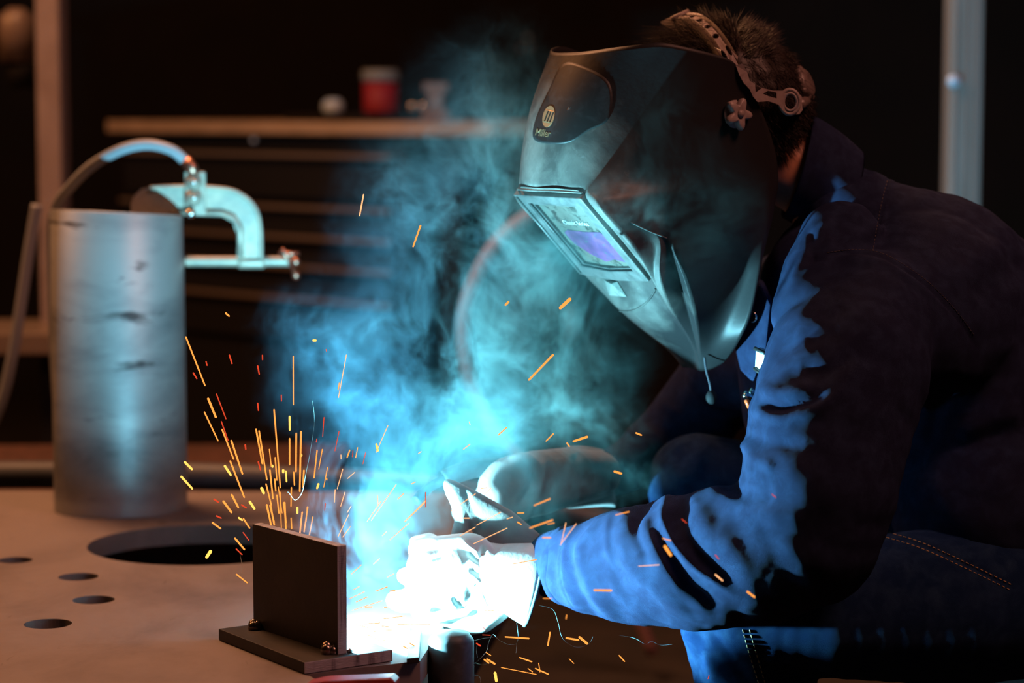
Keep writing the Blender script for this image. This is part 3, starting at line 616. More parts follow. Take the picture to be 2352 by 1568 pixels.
bm = bmesh.new(); vs = [bm.verts.new(P(u, v, 2.515+(1757-u)*.0012)) for u, v in pt]; f1 = bm.faces.new(vs); r = bmesh.ops.extrude_face_region(bm, geom=[f1]); bmesh.ops.translate(bm, vec=(.006, .012, 0), verts=[v for v in r['geom'] if isinstance(v, bmesh.types.BMVert)])
o = bm_obj('name_patch', bm, M['white'], None); o['label'] = 'small white patch with dark stitched border'; o.parent = jk; o.matrix_basis = Matrix.Identity(4)
bm = bmesh.new(); tube(bm, [P(u, v, 2.512+(1757-u)*.0012) for u, v in ((1734, 800), (1757, 811))], .0022, 8); tube(bm, [P(u, v, 2.512+(1757-u)*.0012) for u, v in ((1733, 846), (1748, 858))], .0020, 8)
o = bm_obj('patch_border', bm, M['black'], None, smooth=True); o.parent = jk; o.matrix_basis = Matrix.Identity(4)
# drawstring with black toggle
bm = bmesh.new(); tube(bm, spline([P(1618, 820, 2.64), P(1622, 850, 2.64), P(1630, 880, 2.64), P(1634, 905, 2.64)], 6), .0012, 8)
ds = bm_obj('drawstring', bm, M['seam'], jk, smooth=True)
bm = bmesh.new(); bmesh.ops.create_uvsphere(bm, u_segments=20, v_segments=14, radius=.0062, matrix=Matrix.Translation(P(1634, 912, 2.64)) @ Matrix.Diagonal((1, 1, 1.25, 1)))
o = bm_obj('toggle', bm, M['cabinet'], None, smooth=True); o.parent = ds; o.matrix_basis = Matrix.Identity(4)
# pens in the chest pocket
for k, (u, v, rr_) in enumerate(((1708, 904, .0042), (1722, 896, .004))):
    pn = empty('pen', P(u, v, 2.60+.01*k), ('steel capped pen with orange body poking out of the chest pocket, lower one', 'steel capped pen tucked behind the orange-bodied one in the chest pocket')[k], 'pen')
    a = P(u, v, 2.60+.01*k); dv = Vector((.8, .35, -.5)).normalized()
    bm = bmesh.new(); lathe(bm, a, dv, [(0, 0), (rr_*.8, 0), (rr_, .001), (rr_, .016), (0, .016)], 18); bm_obj('cap', bm, M['pen'], pn, smooth=True)
    bm = bmesh.new(); lathe(bm, a+dv*.0162, dv, [(0, 0), (rr_*.95, 0), (rr_*.9, .07), (0, .075)], 18); bm_obj('barrel', bm, M['orange'] if k == 0 else M['pen'], pn, smooth=True)
    if k == 0:
        bm = bmesh.new(); tube(bm, [P(1714, 918, 2.588), P(1722, 936, 2.588)], .0026, 8); bm_obj('pocket_clip', bm, M['orange'], pn, smooth=True)

# ---- jeans
def tr(ch): return ch
LV, LF = fuse([legN[:5], legF[:6], [(2480, 1330, 2.71, 230), (2300, 1300, 2.71, 190)]], .0042, 10)
nm = 0
leg_far = [(2440, 1300, 2.86, 190), (1990, 1200, 2.82, 145), (1600, 1110, 2.845, 118), (1622, 1240, 2.85, 104), (1670, 1440, 2.84, 95), (1690, 1568, 2.85, 88), (1700, 1900, 2.88, 85), (1710, 2080, 2.88, 80)]
leg_near = [(2480, 1330, 2.60, 215), (2200, 1390, 2.55, 190), (1900, 1400, 2.53, 160), (1690, 1395, 2.525, 138), (1735, 1568, 2.54, 142), (1830, 1850, 2.58, 115), (1950, 2130, 2.64, 85)]
LV, LF = fuse([leg_far, leg_near, [(2480, 1330, 2.71, 250), (2350, 1310, 2.71, 220)]], .0042, 10)
LV = sculpt(LV, LF, [([(1560, 1440), (1620, 1500), (1650, 1568)], 14, 3), ([(1620, 1440), (1680, 1510), (1720, 1568)], 12, -3), ([(1600, 1440), (1610, 1490), (1600, 1560)], 16, -3.5), ([(1545, 1030), (1570, 1060), (1600, 1070)], 24, -3), ([(1640, 1010), (1600, 1050), (1560, 1110)], 20, 3),
   ([(2040, 1225), (2120, 1250), (2220, 1295), (2320, 1345)], 5, -2.5), ([(1760, 1500), (1830, 1520)], 14, 3)])
jn = from_np('jeans', LV, LF, M['jeans'], pe)
# stitching laid on the surface of the jeans
from mathutils.bvhtree import BVHTree
def stitches(name, V, Fs, lines, m, par, r=.0006, dash=7, gap=5):
    bt = BVHTree.FromPolygons([tuple(v) for v in V], Fs); bm = bmesh.new()
    for ln in lines:
        pl = spline(ln, 12); acc = 0; L = [0]
        for i in range(1, len(pl)): L.append(L[-1]+np.hypot(*(pl[i]-pl[i-1])))
        def at(s): 
            return np.array([np.interp(s, L, [p[0] for p in pl]), np.interp(s, L, [p[1] for p in pl])])
        s = 0
        while s < L[-1]:
            pts = []
            for q in (0, .5, 1):
                a = at(s+dash*q); d = ray(*a).normalized(); hit = bt.ray_cast(O, d)
                if hit[0]: pts.append(hit[0]-d*r*.6)
            if len(pts) == 3: tube(bm, pts, r, 5)
            s += dash+gap
    o = bm_obj(name, bm, m, None, smooth=True); o.parent = par; o.matrix_basis = Matrix.Identity(4) if par.type == 'MESH' else Matrix.Identity(4); return o
for ln_ in [[(1706, 1446), (1718, 1490), (1730, 1530), (1742, 1568)], [(1722, 1446), (1734, 1490), (1746, 1530), (1757, 1568)], [(2040, 1222), (2120, 1247), (2220, 1292), (2325, 1343)], [(2036, 1234), (2116, 1259), (2216, 1304), (2321, 1355)]]: stitches('stitching', LV, LF, [ln_], M['stitch'], jn)
for ln_ in [[(2043, 400), (2031, 440), (2018, 500), (2005, 575)], [(1900, 580), (1960, 573), (2022, 580), (2083, 612), (2143, 657), (2200, 718), (2236, 768)]]: stitches('seam_stitching', JV, JF, [ln_], M['seam'], jk, .0005, 5, 3)
# boots on the floor (below the frame)
for nm_, u, Y in (('boot', 1690, 2.88), ('boot', 1965, 2.65)):
    q = P(u, 2120, Y); bm = bmesh.new()
    for k in range(8):
        bmesh.ops.create_uvsphere(bm, u_segments=16, v_segments=10, radius=1, matrix=Matrix.Translation((q.x-.02*k, q.y-.008*k, FLZ+.045-.0015*k+(.03 if k < 3 else 0))) @ Matrix.Diagonal((.05, .045, .044 if k > 2 else .06, 1)))
    o = bm_obj(nm_, bm, M['black'], pe, smooth=True)
# stool under the welder
stl = empty('stool', (P(*HIP).x, P(*HIP).y, FLZ), 'round work stool under the seated welder', 'stool')
q = P(*HIP); zs = q.z-.135
bm = bmesh.new(); lathe(bm, (q.x+.02, q.y, zs-.03), (0, 0, 1), [(0, 0), (.16, 0), (.17, .01), (.16, .03), (0, .03)], 32); bm_obj('seat', bm, M['black'], stl, smooth=True)
for k in range(4):
    a = math.pi/4+k*math.pi/2; bm = bmesh.new(); tube(bm, [(q.x+.02+.09*math.cos(a), q.y+.09*math.sin(a), zs-.031), (q.x+.02+.17*math.cos(a), q.y+.17*math.sin(a), FLZ+.001)], .011, 10); bm_obj('leg', bm, M['cabinet'], stl, smooth=True)

# ---- gloves
YG = 2.532
hand = [[(1190, 1322, YG+.005, 72, .7), (1120, 1322, YG, 80, .7), (1060, 1322, YG-.002, 92, .6), (1010, 1310, YG-.003, 80, .6)],
        [(1075, 1290, YG-.008, 70, .45), (1000, 1275, YG-.012, 46, .6), (962, 1262, YG-.004, 26, 1)],     # thumb side mass
        [(1040, 1290, YG-.012, 46, .8), (985, 1300, YG-.02, 40, .9), (945, 1325, YG-.02, 25, 1), (930, 1322, YG-.02, 20, 1)],   # first finger knuckle
        [(1050, 1350, YG-.012, 44, .9), (985, 1375, YG-.018, 32, 1), (925, 1380, YG-.02, 28, 1), (908, 1378, YG-.02, 23, 1)],     # middle finger
        [(1060, 1375, YG-.004, 46, .8), (1000, 1402, YG-.006, 33, 1), (968, 1400, YG, 27, 1)],
        [(1090, 1380, YG+.01, 50, .8), (1060, 1420, YG+.01, 34, 1), (1020, 1428, YG+.015, 26, 1)],
        [(1150, 1370, YG+.004, 50, .8), (1105, 1420, YG+.004, 36, .9), (1070, 1430, YG+.004, 30, .9)],
        [(985, 1250, YG, 28, .9), (955, 1245, YG+.005, 16, 1)]]
GV, GF = fuse(hand, .0018, 10)
GV = sculpt(GV, GF, [([(960, 1300), (950, 1330), (960, 1350), (1000, 1358), (1060, 1352)], 6, -4), ([(960, 1275), (950, 1300), (985, 1285), (1030, 1270)], 6, -3), ([(990, 1400), (1040, 1408), (1085, 1392)], 6, -4), ([(1075, 1265), (1095, 1285), (1105, 1290)], 6, -3), ([(1080, 1305), (1095, 1315), (1110, 1325)], 6, -3), ([(1090, 1345), (1105, 1340), (1120, 1335)], 5, -2.5),
    ([(1108, 1250), (1112, 1300), (1118, 1350), (1135, 1395)], 7, -4), ([(1040, 1370), (1060, 1395), (1050, 1380)], 5, -3), ([(1060, 1240), (1085, 1262), (1100, 1270)], 6, 2.5), ([(1060, 1330), (1090, 1330), (1110, 1340)], 6, 2), ([(1120, 1370), (1150, 1360), (1175, 1330)], 6, -2.5)])
gv = from_np('glove', GV, GF, M['glove'], pe); gv['label'] = 'white leather glove nearest the weld'
rr = YG/FPX
def grings(pts, n=48):
    out = []
    for u, v, Y, r1, r2, ang, wb in pts:
        a = math.radians(ang); out.append(ring(P(u, v, Y), (math.cos(a), .08, -math.sin(a)), r1*Y/FPX, r2*Y/FPX, n, hint=(0, 1, 0), wob=wb))
    return out
o = loft('gauntlet', grings([(1098, 1322, YG, 74, 56, 0, .02), (1112, 1322, YG, 70, 54, 2, .03), (1135, 1324, YG, 74, 58, 5, .02), (1175, 1330, YG+.002, 84, 62, 9, .015), (1208, 1337, YG+.004, 93, 66, 12, .01), (1226, 1342, YG+.006, 99, 68, 14, .01)]), M['glove'], None, .0022)
o.parent = gv; o.matrix_basis = Matrix.Identity(4)
o = loft('binding', grings([(1223, 1341, YG+.006, 98, 67, 14, .01), (1225, 1342, YG+.006, 103, 71, 14, .01), (1230, 1343, YG+.0062, 102, 70, 14, .01), (1231, 1343, YG+.006, 97, 66, 14, .01)]), M['trim'], None, .001); o.parent = gv; o.matrix_basis = Matrix.Identity(4)
# far tan glove: back of the hand, fingers reaching left, loose thumb
YF = 2.645
hf_ = [[(1370, 1090, YF+.125, 58, .8), (1300, 1095, YF+.06, 70, .7), (1230, 1110, YF+.02, 78, .6), (1170, 1125, YF, 76, .6)],
       [(1200, 1080, YF, 44, .8), (1150, 1085, YF+.01, 33, .9), (1125, 1110, YF+.02, 27, 1), (1135, 1135, YF+.02, 22, 1)],
       [(1170, 1110, YF, 44, .8), (1125, 1130, YF+.01, 32, .9), (1105, 1160, YF+.01, 25, 1)],
       [(1170, 1150, YF, 42, .8), (1110, 1165, YF+.02, 30, .9), (1060, 1175, YF+.02, 24, 1)],
       [(1195, 1160, YF, 38, .8), (1155, 1180, YF+.02, 27, .9), (1120, 1185, YF+.02, 21, 1)]]
QV, QF = fuse(hf_, .0022, 9)
QV = sculpt(QV, QF, [([(1225, 1060), (1222, 1110), (1195, 1160)], 9, -4), ([(1320, 1040), (1330, 1080), (1345, 1110)], 10, -2.5), ([(1370, 1130), (1400, 1115)], 6, 3), ([(1250, 1050), (1245, 1110), (1215, 1180)], 8, 2.5)])
g2 = from_np('glove', QV, QF, M['glovetan'], pe); g2['label'] = 'tan leather glove of the far hand, behind the smoke'
o = loft('gauntlet', grings([(1300, 1097, YF+.065, 72, 58, 0, .02), (1345, 1094, YF+.108, 70, 54, -5, .03), (1385, 1096, YF+.145, 66, 50, -10, .03), (1402, 1099, YF+.160, 67, 50, -12, .02)]), M['glovetan'], None, .002); o.parent = g2; o.matrix_basis = Matrix.Identity(4)
wt = empty('welding_torch', P(1100, 1085, YF+.015), 'dark slim torch handle held in the far tan glove, in the smoke', 'welding torch')
bm = bmesh.new(); tube(bm, spline([P(1250, 1094, YF+.027), P(1225, 1088, YF+.024), P(1150, 1072, YF+.012), P(1080, 1078, YF), P(1020, 1100, YF-.01)], 8), .0105, 16); bm_obj('handle', bm, M['cabinet'], wt, smooth=True)
bm = bmesh.new(); tube(bm, spline([P(1022, 1099, YF-.01), P(985, 1120, YF-.02), P(955, 1150, YF-.035)], 8), .0055, 14); bm_obj('neck', bm, M['cabinet'], wt, smooth=True)
# loose leather flap/thumb between the two gloves
tv = [[(1215, 1262, 2.545, 46, .5), (1150, 1215, 2.545, 52, .45), (1090, 1170, 2.545, 42, .5), (1045, 1128, 2.545, 24, .7), (1030, 1112, 2.545, 14, 1)], [(1050, 1140, 2.545, 22, .6), (1062, 1190, 2.54, 18, .7), (1050, 1240, 2.535, 20, .7)], [(1160, 1230, 2.545, 50, .45), (1120, 1250, 2.54, 40, .5)]]
TV, TF = fuse(tv, .0022, 10)
TV = sculpt(TV, TF, [([(1065, 1120), (1085, 1170), (1110, 1220)], 7, -3), ([(1040, 1120), (1060, 1170), (1064, 1220)], 6, 2)])
tt = from_np('thumb_flap', TV, TF, M['glovetan'], None); tt.parent = g2; tt.matrix_basis = Matrix.Identity(4)

# ------------------------------------------------------------------ welding helmet
he = empty('welding_helmet', HC, 'black scuffed welding helmet with lens window, worn tilted down over the face', 'helmet')
def cf(u_sil, v, c, back):   # front profile point: silhouette u, half-width c, recess
    af = (-(u_sil-1500)*HY/FPX-.014)/.848
    q = HC+HF*(af-back)+HS*c
    # match the height on screen
    z = HC.z
    for _ in range(6):
        pu, pv = proj(np.array([[q.x, q.y, z]])); z += (pv[0]-v)*HY/FPX
    return Vector((q.x, q.y, z))
def ab(a, v, c):
    q = HC+HF*a+HS*c; z = HC.z
    for _ in range(6):
        pu, pv = proj(np.array([[q.x, q.y, z]])); z += (pv[0]-v)*HY/FPX
    return Vector((q.x, q.y, z))
G = []
for us, v, vt in ((1270, 125, ((1350, 118), (1425, 108), (1520, 96), (1652, 127), (1692, 140))), (1240, 185, ((0, 190), (0, 188), (1525, 190), (1672, 194), (1722, 200))), (1215, 262, ((0, 268), (0, 266), (1525, 265), (1690, 270), (1757, 268))), (1200, 350, ((0, 358), (0, 355), (1520, 350), (1690, 355), (1785, 352))), (1195, 428, ((0, 438), (0, 436), (1505, 430), (1680, 430), (1790, 430)))):
    top_ = v == 125
    row = [cf(us, v+(3 if not top_ else -4), 0, 0), cf(us, v+(4 if not top_ else -6), .033, .003), cf(us, vt[1][1], .064, .020)]
    r3 = Hp(vt[2][0], vt[2][1], .096); r5 = Hp(vt[3][0], vt[3][1], .113); r7 = Hp(vt[4][0], vt[4][1], .117)
    row += [row[2].lerp(r3, .30)+HS*.004, row[2].lerp(r3, .62)+HS*.004, r3, r3.lerp(r5, .33)+HS*.003, r3.lerp(r5, .66)+HS*.003, r5, r7]
    G.append(row)
def hrow(v, c0a, c1a, rest, c1=.033): return [ab(c0a, v, 0), ab(c1a, v, c1)]+[Hp(u, vv, c) for u, vv, c in rest]
def hr(v, a0, a1, us, cs, vs=None, c1=.033): G.append(hrow(v, a0, a1, [(u, (vs or [v]*8)[k], c) for k, (u, c) in enumerate(zip(us, cs))], c1))
hr(450, .118, .118, (1338, 1350, 1410, 1470, 1520, 1570, 1670, 1782), (.065, .094, .099, .1015, .103, .105, .111, .1165))
hr(505, .094, .094, (1386, 1397, 1440, 1480, 1504, 1522, 1660, 1775), (.065, .0945, .098, .100, .1005, .102, .109, .1165))
hr(545, .076, .076, (1422, 1433, 1512, 1521, 1527, 1535, 1672, 1762), (.065, .0945, .0975, .1005, .100, .103, .105, .1165), [545, 545, 540, 542, 544, 547, 550, 545])
hr(595, .056, .056, (1462, 1472, 1502, 1516, 1543, 1554, 1690, 1752), (.065, .092, .0925, .0995, .092, .106, .100, .1165))
hr(640, .043, .046, (1497, 1498, 1499, 1511, 1562, 1573, 1702, 1743), (.064, .083, .085, .094, .085, .104, .094, .117), [640, 641, 642, 644, 640, 640, 636, 620])
hr(718, .034, .034, (1538, 1540, 1541, 1543, 1583, 1594, 1668, 1727), (.055, .061, .063, .066, .071, .093, .081, .113), c1=.028)
hr(785, -.012, -.016, (1582, 1584, 1585, 1587, 1597, 1606, 1636, 1702), (.042, .044, .045, .047, .050, .066, .060, .098), [775, 776, 777, 778, 780, 780, 786, 775], c1=.020)
hr(825, -.040, -.041, (1599, 1600, 1601, 1602, 1604, 1607, 1625, 1682), (.026, .028, .029, .031, .032, .036, .042, .066), [812, 813, 814, 815, 816, 818, 824, 812], c1=.012)
hr(846, -.054, -.055, (1600, 1603, 1606, 1609, 1614, 1622, 1640, 1662), (.015, .017, .019, .021, .023, .026, .034, .044), [849, 850, 851, 852, 852, 851, 846, 834], c1=.007)
nr, nc = len(G), 10
def mir(p): d = (p-HC).dot(HS); return p-HS*2*d
Vh = []; idx = {}
for i in range(nr):
    for j in range(-(nc-1), nc):
        p = G[i][abs(j)]; idx[i, j] = len(Vh)
        if j < -2 and i >= 5:
            a_ = (p-HC).dot(HF); lim = (G[i][2]-HC).dot(HF)-.005*(abs(j)-2)
            if a_ > lim: p = p-HF*(a_-lim)
        Vh.append(p if j >= 0 else mir(p))
Fh = []; 
for i in range(nr-1):
    for j in range(-(nc-1), nc-1): Fh.append((idx[i, j], idx[i, j+1], idx[i+1, j+1], idx[i+1, j]))
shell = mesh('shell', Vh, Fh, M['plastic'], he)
me = shell.data
cr = me.attributes.new('crease_edge', 'FLOAT', 'EDGE')
ce = {}
for i in range(5, nr-2):
    for j, w_ in ((2, 1.0), (3, .9), (4, .95), (5, 1.0), (6, 1.0), (7, 1.0), (8, .25)):
        if i < 7 and j > 3: w_ = 0
        for s_ in (1, -1): ce[frozenset((idx[i, s_*j], idx[i+1, s_*j]))] = w_
for i in (4, 5, 9):
    for j in range(-2, 2): ce[frozenset((idx[i, j], idx[i, j+1]))] = .85
for e in me.edges: cr.data[e.index].value = ce.get(frozenset(e.vertices), 0)
ss = shell.modifiers.new('s', 'SUBSURF'); ss.levels = 3; ss.render_levels = 3
so = shell.modifiers.new('t', 'SOLIDIFY'); so.thickness = .0028; so.offset = 1
# rolled edge at the bottom of the crown, above the window
lip = []
for j in (-2, -1, 0, 1, 2):
    lip.append(Vh[idx[4, j]]-HF*.0008+Vector((0, 0, -.003)))
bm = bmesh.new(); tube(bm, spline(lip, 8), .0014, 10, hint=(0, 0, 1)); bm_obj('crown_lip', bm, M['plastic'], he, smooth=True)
# window frame: raised box with a recessed lens
q00, q10, q11, q01 = Hp(1338, 450, .0665), None, Hp(1496, 641, .0665), None
q10 = q00; q01 = mir(q00); qb = q11; qbm = mir(q11)
down = (qb-q10).normalized(); nrm = HS.cross(down).normalized()
if nrm.dot(HF) < 0: nrm = -nrm
Hh = (qb-q10).length; Wh = .133
def WF(s, t, n_=0): return q01+HS*(s*Wh)+down*(t*Hh)+nrm*n_      # s 0 far .. 1 near
def quadplate(outer, inner, n0, n1):
    bm = bmesh.new()
    def lp(pts, n_): return [bm.verts.new(WF(s, t, n_)) for s, t in pts]
    A0, A1, B0, B1 = lp(outer, n0), lp(outer, n1), lp(inner, n0), lp(inner, n1); k = len(outer)
    for i in range(k):
        j = (i+1) % k
        bm.faces.new((A1[i], A1[j], B1[j], B1[i])); bm.faces.new((A0[i], B0[i], B0[j], A0[j])); bm.faces.new((A0[i], A0[j], A1[j], A1[i])); bm.faces.new((B0[i], B1[i], B1[j], B0[j]))
    return bm
outer = [(0, 0), (1, 0), (1, .5), (1, 1), (.5, 1.035), (0, 1), (0, .5)]
inner = [(.12, .10), (.88, .10), (.88, .5), (.88, .885), (.5, .92), (.12, .885), (.12, .5)]
wf = bm_obj('window_frame', quadplate(outer, inner, -.012, .004), M['frame'], he, bevel=.0012)
def sub(o): o.parent = wf; o.matrix_basis = Matrix.Identity(4); return o
inn2 = [(.17, .13), (.86, .13), (.86, .5), (.86, .865), (.5, .90), (.17, .865), (.17, .5)]
sub(bm_obj('lens_retainer', quadplate([(.135, .112), (.865, .112), (.865, .5), (.865, .875), (.5, .91), (.135, .875), (.135, .5)], inn2, -.006, .0015), M['frame'], None, bevel=.0008))
sub(bm_obj('lens_gasket', quadplate([(.122, .87), (.5, .905), (.878, .87), (.878, .884)][:0] or inner, [(.135, .112), (.865, .112), (.865, .5), (.865, .875), (.5, .91), (.135, .875), (.135, .5)], -.008, -.001), M['black'], None))
bm = bmesh.new(); box(bm, WF(.14, .11, -.006), HS*(Wh*.72), down*(Hh*.78), nrm*.004); ln = sub(bm_obj('lens_cover', bm, M['lens'], None)); ln['label'] = 'clear scratched lens cover with purple sheen'
for s0 in (.045, ):
    bm = bmesh.new(); tube(bm, [WF(s0, .02, .005), WF(s0, .5, .005), WF(s0, .97, .005)], .0016, 8); tube(bm, [WF(.145, .10, .003), WF(.145, .5, .003), WF(.145, .86, .003)], .0014, 8); sub(bm_obj('frame_rib', bm, M['frame'], None, smooth=True))
# lettering on the lens: runs across the window
TV_, TF_ = text_mesh('Classic Series', .0090)
ex = HS.copy(); ey = -down
o = mesh('lettering', [WF(.53, .36, -.0014)+ex*v.x*1.0+ey*v.y+nrm*v.z for v in TV_], TF_, M['white'], None, False); o.parent = wf; o.matrix_basis = Matrix.Identity(4)
fp = [(.22, .50), (.30, .46), (.55, .47), (.78, .46), (.83, .55), (.845, .70), (.83, .83), (.66, .80), (.50, .84), (.36, .76), (.24, .64)]
bm = bmesh.new(); vs = [bm.verts.new(WF(s_, t_, -.0019)) for s_, t_ in fp]; f1 = bm.faces.new(vs); r = bmesh.ops.extrude_face_region(bm, geom=[f1]); bmesh.ops.translate(bm, vec=nrm*.0004, verts=[q for q in r['geom'] if isinstance(q, bmesh.types.BMVert)])
o = sub(bm_obj('film', bm, M['film'], None)); o['label'] = 'purple iridescent film on the lower lens'
# moulded ridge and vent notch under the window
arcp = [Hp(1508, 668, .0605), ab(.050, 690, .045), ab(.060, 706, .02), ab(.062, 708, 0), ]
arcp = arcp+[mir(arcp[2]), mir(arcp[1]), mir(arcp[0])]
bt = None
dgv = bpy.context.evaluated_depsgraph_get(); em = shell.evaluated_get(dgv).to_mesh()
SV = [shell.matrix_basis @ v.co + HC for v in em.vertices]
bt = BVHTree.FromPolygons(SV, [tuple(p.vertices) for p in em.polygons])
def onshell(u, v, off=.0):
    d = ray(u, v).normalized(); h = bt.ray_cast(O, d); 
    return (h[0]+h[1]*off*(1 if h[1].dot(d) < 0 else -1), h[1]) if h[0] else (Hp(u, v, .06), -d)
mr = []
for q in reversed(spline([(1412, 709), (1430, 714), (1458, 711), (1485, 694), (1502, 672), (1506, 662)], 8)):
    p_ = onshell(q[0], q[1], .0006)[0]
    if not mr or (p_-mr[-1]).length < .012: mr.append(p_)
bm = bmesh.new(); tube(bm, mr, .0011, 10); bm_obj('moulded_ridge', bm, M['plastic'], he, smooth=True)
bm = bmesh.new(); tube(bm, [onshell(q[0], q[1], .0004)[0] for q in spline([(1448, 510), (1490, 530), (1532, 547)], 8)], .0007, 8); bm_obj('panel_edge', bm, M['frame'], he, smooth=True)
bm = bmesh.new()
c_ = [onshell(u, v, .001)[0] for u, v in ((1390, 643), (1419, 646), (1441, 681), (1401, 677))]; ap = onshell(1413, 648, .006)[0]
vs = [bm.verts.new(p) for p in c_]; v5 = bm.verts.new(ap); bm.faces.new(vs)
for i in range(4): bm.faces.new((vs[i], vs[(i+1) % 4], v5))
bm_obj('latch_tab', bm, M['greenish'], he)
def shellpatch(name, poly, m, par, off=.0003, n=14):
    pl_ = [tuple(q) for q in spline(poly+[poly[0]], 6)][:-1]
    V0, F0 = plate2d(pl_, [], 1)
    cx = sum(p[0] for p in pl_)/len(pl_); cy = sum(p[1] for p in pl_)/len(pl_); Vn = []; Fn = []
    for k in range(n+1):
        for p in pl_: Vn.append(onshell(cx+(p[0]-cx)*k/n, cy+(p[1]-cy)*k/n, off)[0])
    m_ = len(pl_)
    for k in range(n):
        for q in range(m_): Fn.append((k*m_+q, k*m_+(q+1) % m_, (k+1)*m_+(q+1) % m_, (k+1)*m_+q))
    o_ = mesh(name, Vn, Fn, m, None); o_.parent = par; o_.matrix_basis = Matrix.Translation(-HC)
    x_ = o_.modifiers.new('t', 'SOLIDIFY'); x_.thickness = .0003; x_.offset = 0
    return o_
o = shellpatch('dark_panel', [(1262, 205), (1290, 150), (1330, 148), (1400, 190), (1400, 270), (1352, 300), (1310, 326), (1262, 330), (1226, 318), (1232, 270)], M['gloss'], he); o['label'] = 'wiped clean darker area behind the emblem'
# emblem on the crown: oval badge with slanted bars and script lettering
def surf_map(name, V, Fs, uc, vc, ang, par, m, sx=1, sy=1):
    out = []
    for p in V:
        x, y = p.x*sx, p.y*sy; a = math.radians(ang)
        uu = uc+x*math.cos(a)+y*math.sin(a)*1; vv = vc-(-x*math.sin(a)+y*math.cos(a))
        q, n_ = onshell(uu, vv, .0006); out.append(q)
    o = mesh(name, out, Fs, m, None, False); o.parent = par; o.matrix_basis = Matrix.Translation(-HC)
    so_ = o.modifiers.new('t', 'SOLIDIFY'); so_.thickness = .0004; so_.offset = 0
    return o
def flat(V, Fs):      # keep only the top faces of an extruded outline
    zt_ = max(v.z for v in V); keep = [f for f in Fs if all(V[i].z > zt_-1e-6 for i in f)]
    return V, keep
ov = [(13*math.cos(t), 25*math.sin(t)) for t in [2*math.pi*k/40 for k in range(40)]]
bars = [[(-8+6*k, -12), (-4.5+6*k, -12), (-1.5+6*k, 13), (-5+6*k, 13)] for k in range(3)]
V, Fs = flat(*plate2d(ov, bars, 1)); emb = surf_map('emblem', V, Fs, 1261, 268, 14, he, M['gold'])
V, Fs = text_mesh('Miller', 24, 1, .25); V, Fs = flat(V, Fs); surf_map('emblem_lettering', V, Fs, 1247, 306, 8, he, M['gold'], .62, 1.0)

# headgear: crown strap with holes, side bracket, ratchet, adjusting knob
hg = empty('helmet_headgear', P(1750, 200, 2.61), 'brown plastic headgear strap with punched holes, worn over dark hair', 'headgear')
path = [(1532, 46, 2.725), (1556, 38, 2.700), (1590, 40, 2.665), (1622, 60, 2.635), (1650, 92, 2.612), (1672, 128, 2.598), (1690, 158, 2.590), (1700, 185, 2.586)]
pp3 = [Vector(P(*q)) for q in spline(path, 12)]
LL = [0]
for i in range(1, len(pp3)): LL.append(LL[-1]+(pp3[i]-pp3[i-1]).length)
Lt = LL[-1]
def spos(s):
    s = min(max(s, 0), Lt-1e-6); i = max(j for j in range(len(LL)) if LL[j] <= s); i = min(i, len(pp3)-2)
    k = (s-LL[i])/(LL[i+1]-LL[i]); return pp3[i].lerp(pp3[i+1], k), (pp3[i+1]-pp3[i]).normalized()
wS = .0085
outer_ = [(s, -wS*(1 if s < Lt*.88 else .7)) for s in np.linspace(0, Lt, 60)]+[(s, wS*(1 if s < Lt*.88 else .7)) for s in np.linspace(Lt, 0, 60)]
def ell(cx, cy, rx, ry, n=20): return [(cx+rx*math.cos(t), cy+ry*math.sin(t)) for t in [2*math.pi*k/n for k in range(n)]]
hol = [ell(Lt*k, 0, .0042, .0036) for k in (.24, .35, .45, .555, .665)]+[ell(Lt*.80, .0036, .0075, .0022), ell(Lt*.82, -.0036, .0075, .0022)]
V, Fs = plate2d(outer_, hol, .0022)
out = []
hcc = P(1668, 248, 2.68)
for p in V:
    c, t = spos(p.x); nn_ = (c-hcc).normalized(); wd = t.cross(nn_).normalized(); nn_ = wd.cross(t); out.append(c-wd*p.y+nn_*p.z)
mesh('crown_strap', out, Fs, M['strap'], hg, False)
bm = bmesh.new(); c, t = spos(Lt*.19); nn_ = (c-hcc).normalized(); wd = t.cross(nn_).normalized(); tube(bm, [c+wd*.011+nn_*.001, c-wd*.011+nn_*.001], .0032, 10); bm_obj('strap_buckle', bm, M['strap'], hg, smooth=True)
def bY(u): return 2.574+max(0, (u-1700))*.00022
br = [(1690, 150), (1706, 146), (1716, 165), (1722, 185), (1745, 200), (1775, 208), (1800, 208), (1828, 208), (1842, 222), (1847, 248), (1836, 262), (1812, 264), (1798, 254), (1788, 240), (1765, 232), (1740, 234), (1730, 222), (1722, 205), (1708, 190), (1698, 172)]
hb = [[(1734, 193), (1750, 202), (1736, 212)], [(1752, 215), (1764, 208), (1783, 212), (1784, 226), (1766, 221)], ell(1815, 234, 12, 17)]
V, Fs = plate2d([(p[0], -p[1]) for p in br], [[(p[0], -p[1]) for p in h] for h in hb], 6)
mesh('side_bracket', [P(v[0], -v[1], bY(v[0])+v[2]*2.6/FPX) for v in V], Fs, M['strap'], hg, False)
bm = bmesh.new(); rg = [P(1814+22*math.cos(t), 234+28*math.sin(t), bY(1814)-.002) for t in [2*math.pi*k/32 for k in range(33)]]; tube(bm, rg, .0022, 8, cap=False, hint=(0, 1, 0)); rg = [P(1815+15*math.cos(t), 234+20*math.sin(t), bY(1814)-.003) for t in [2*math.pi*k/32 for k in range(33)]]; tube(bm, rg, .0014, 8, cap=False, hint=(0, 1, 0)); bm_obj('pivot_ring', bm, M['strap'], hg, smooth=True)
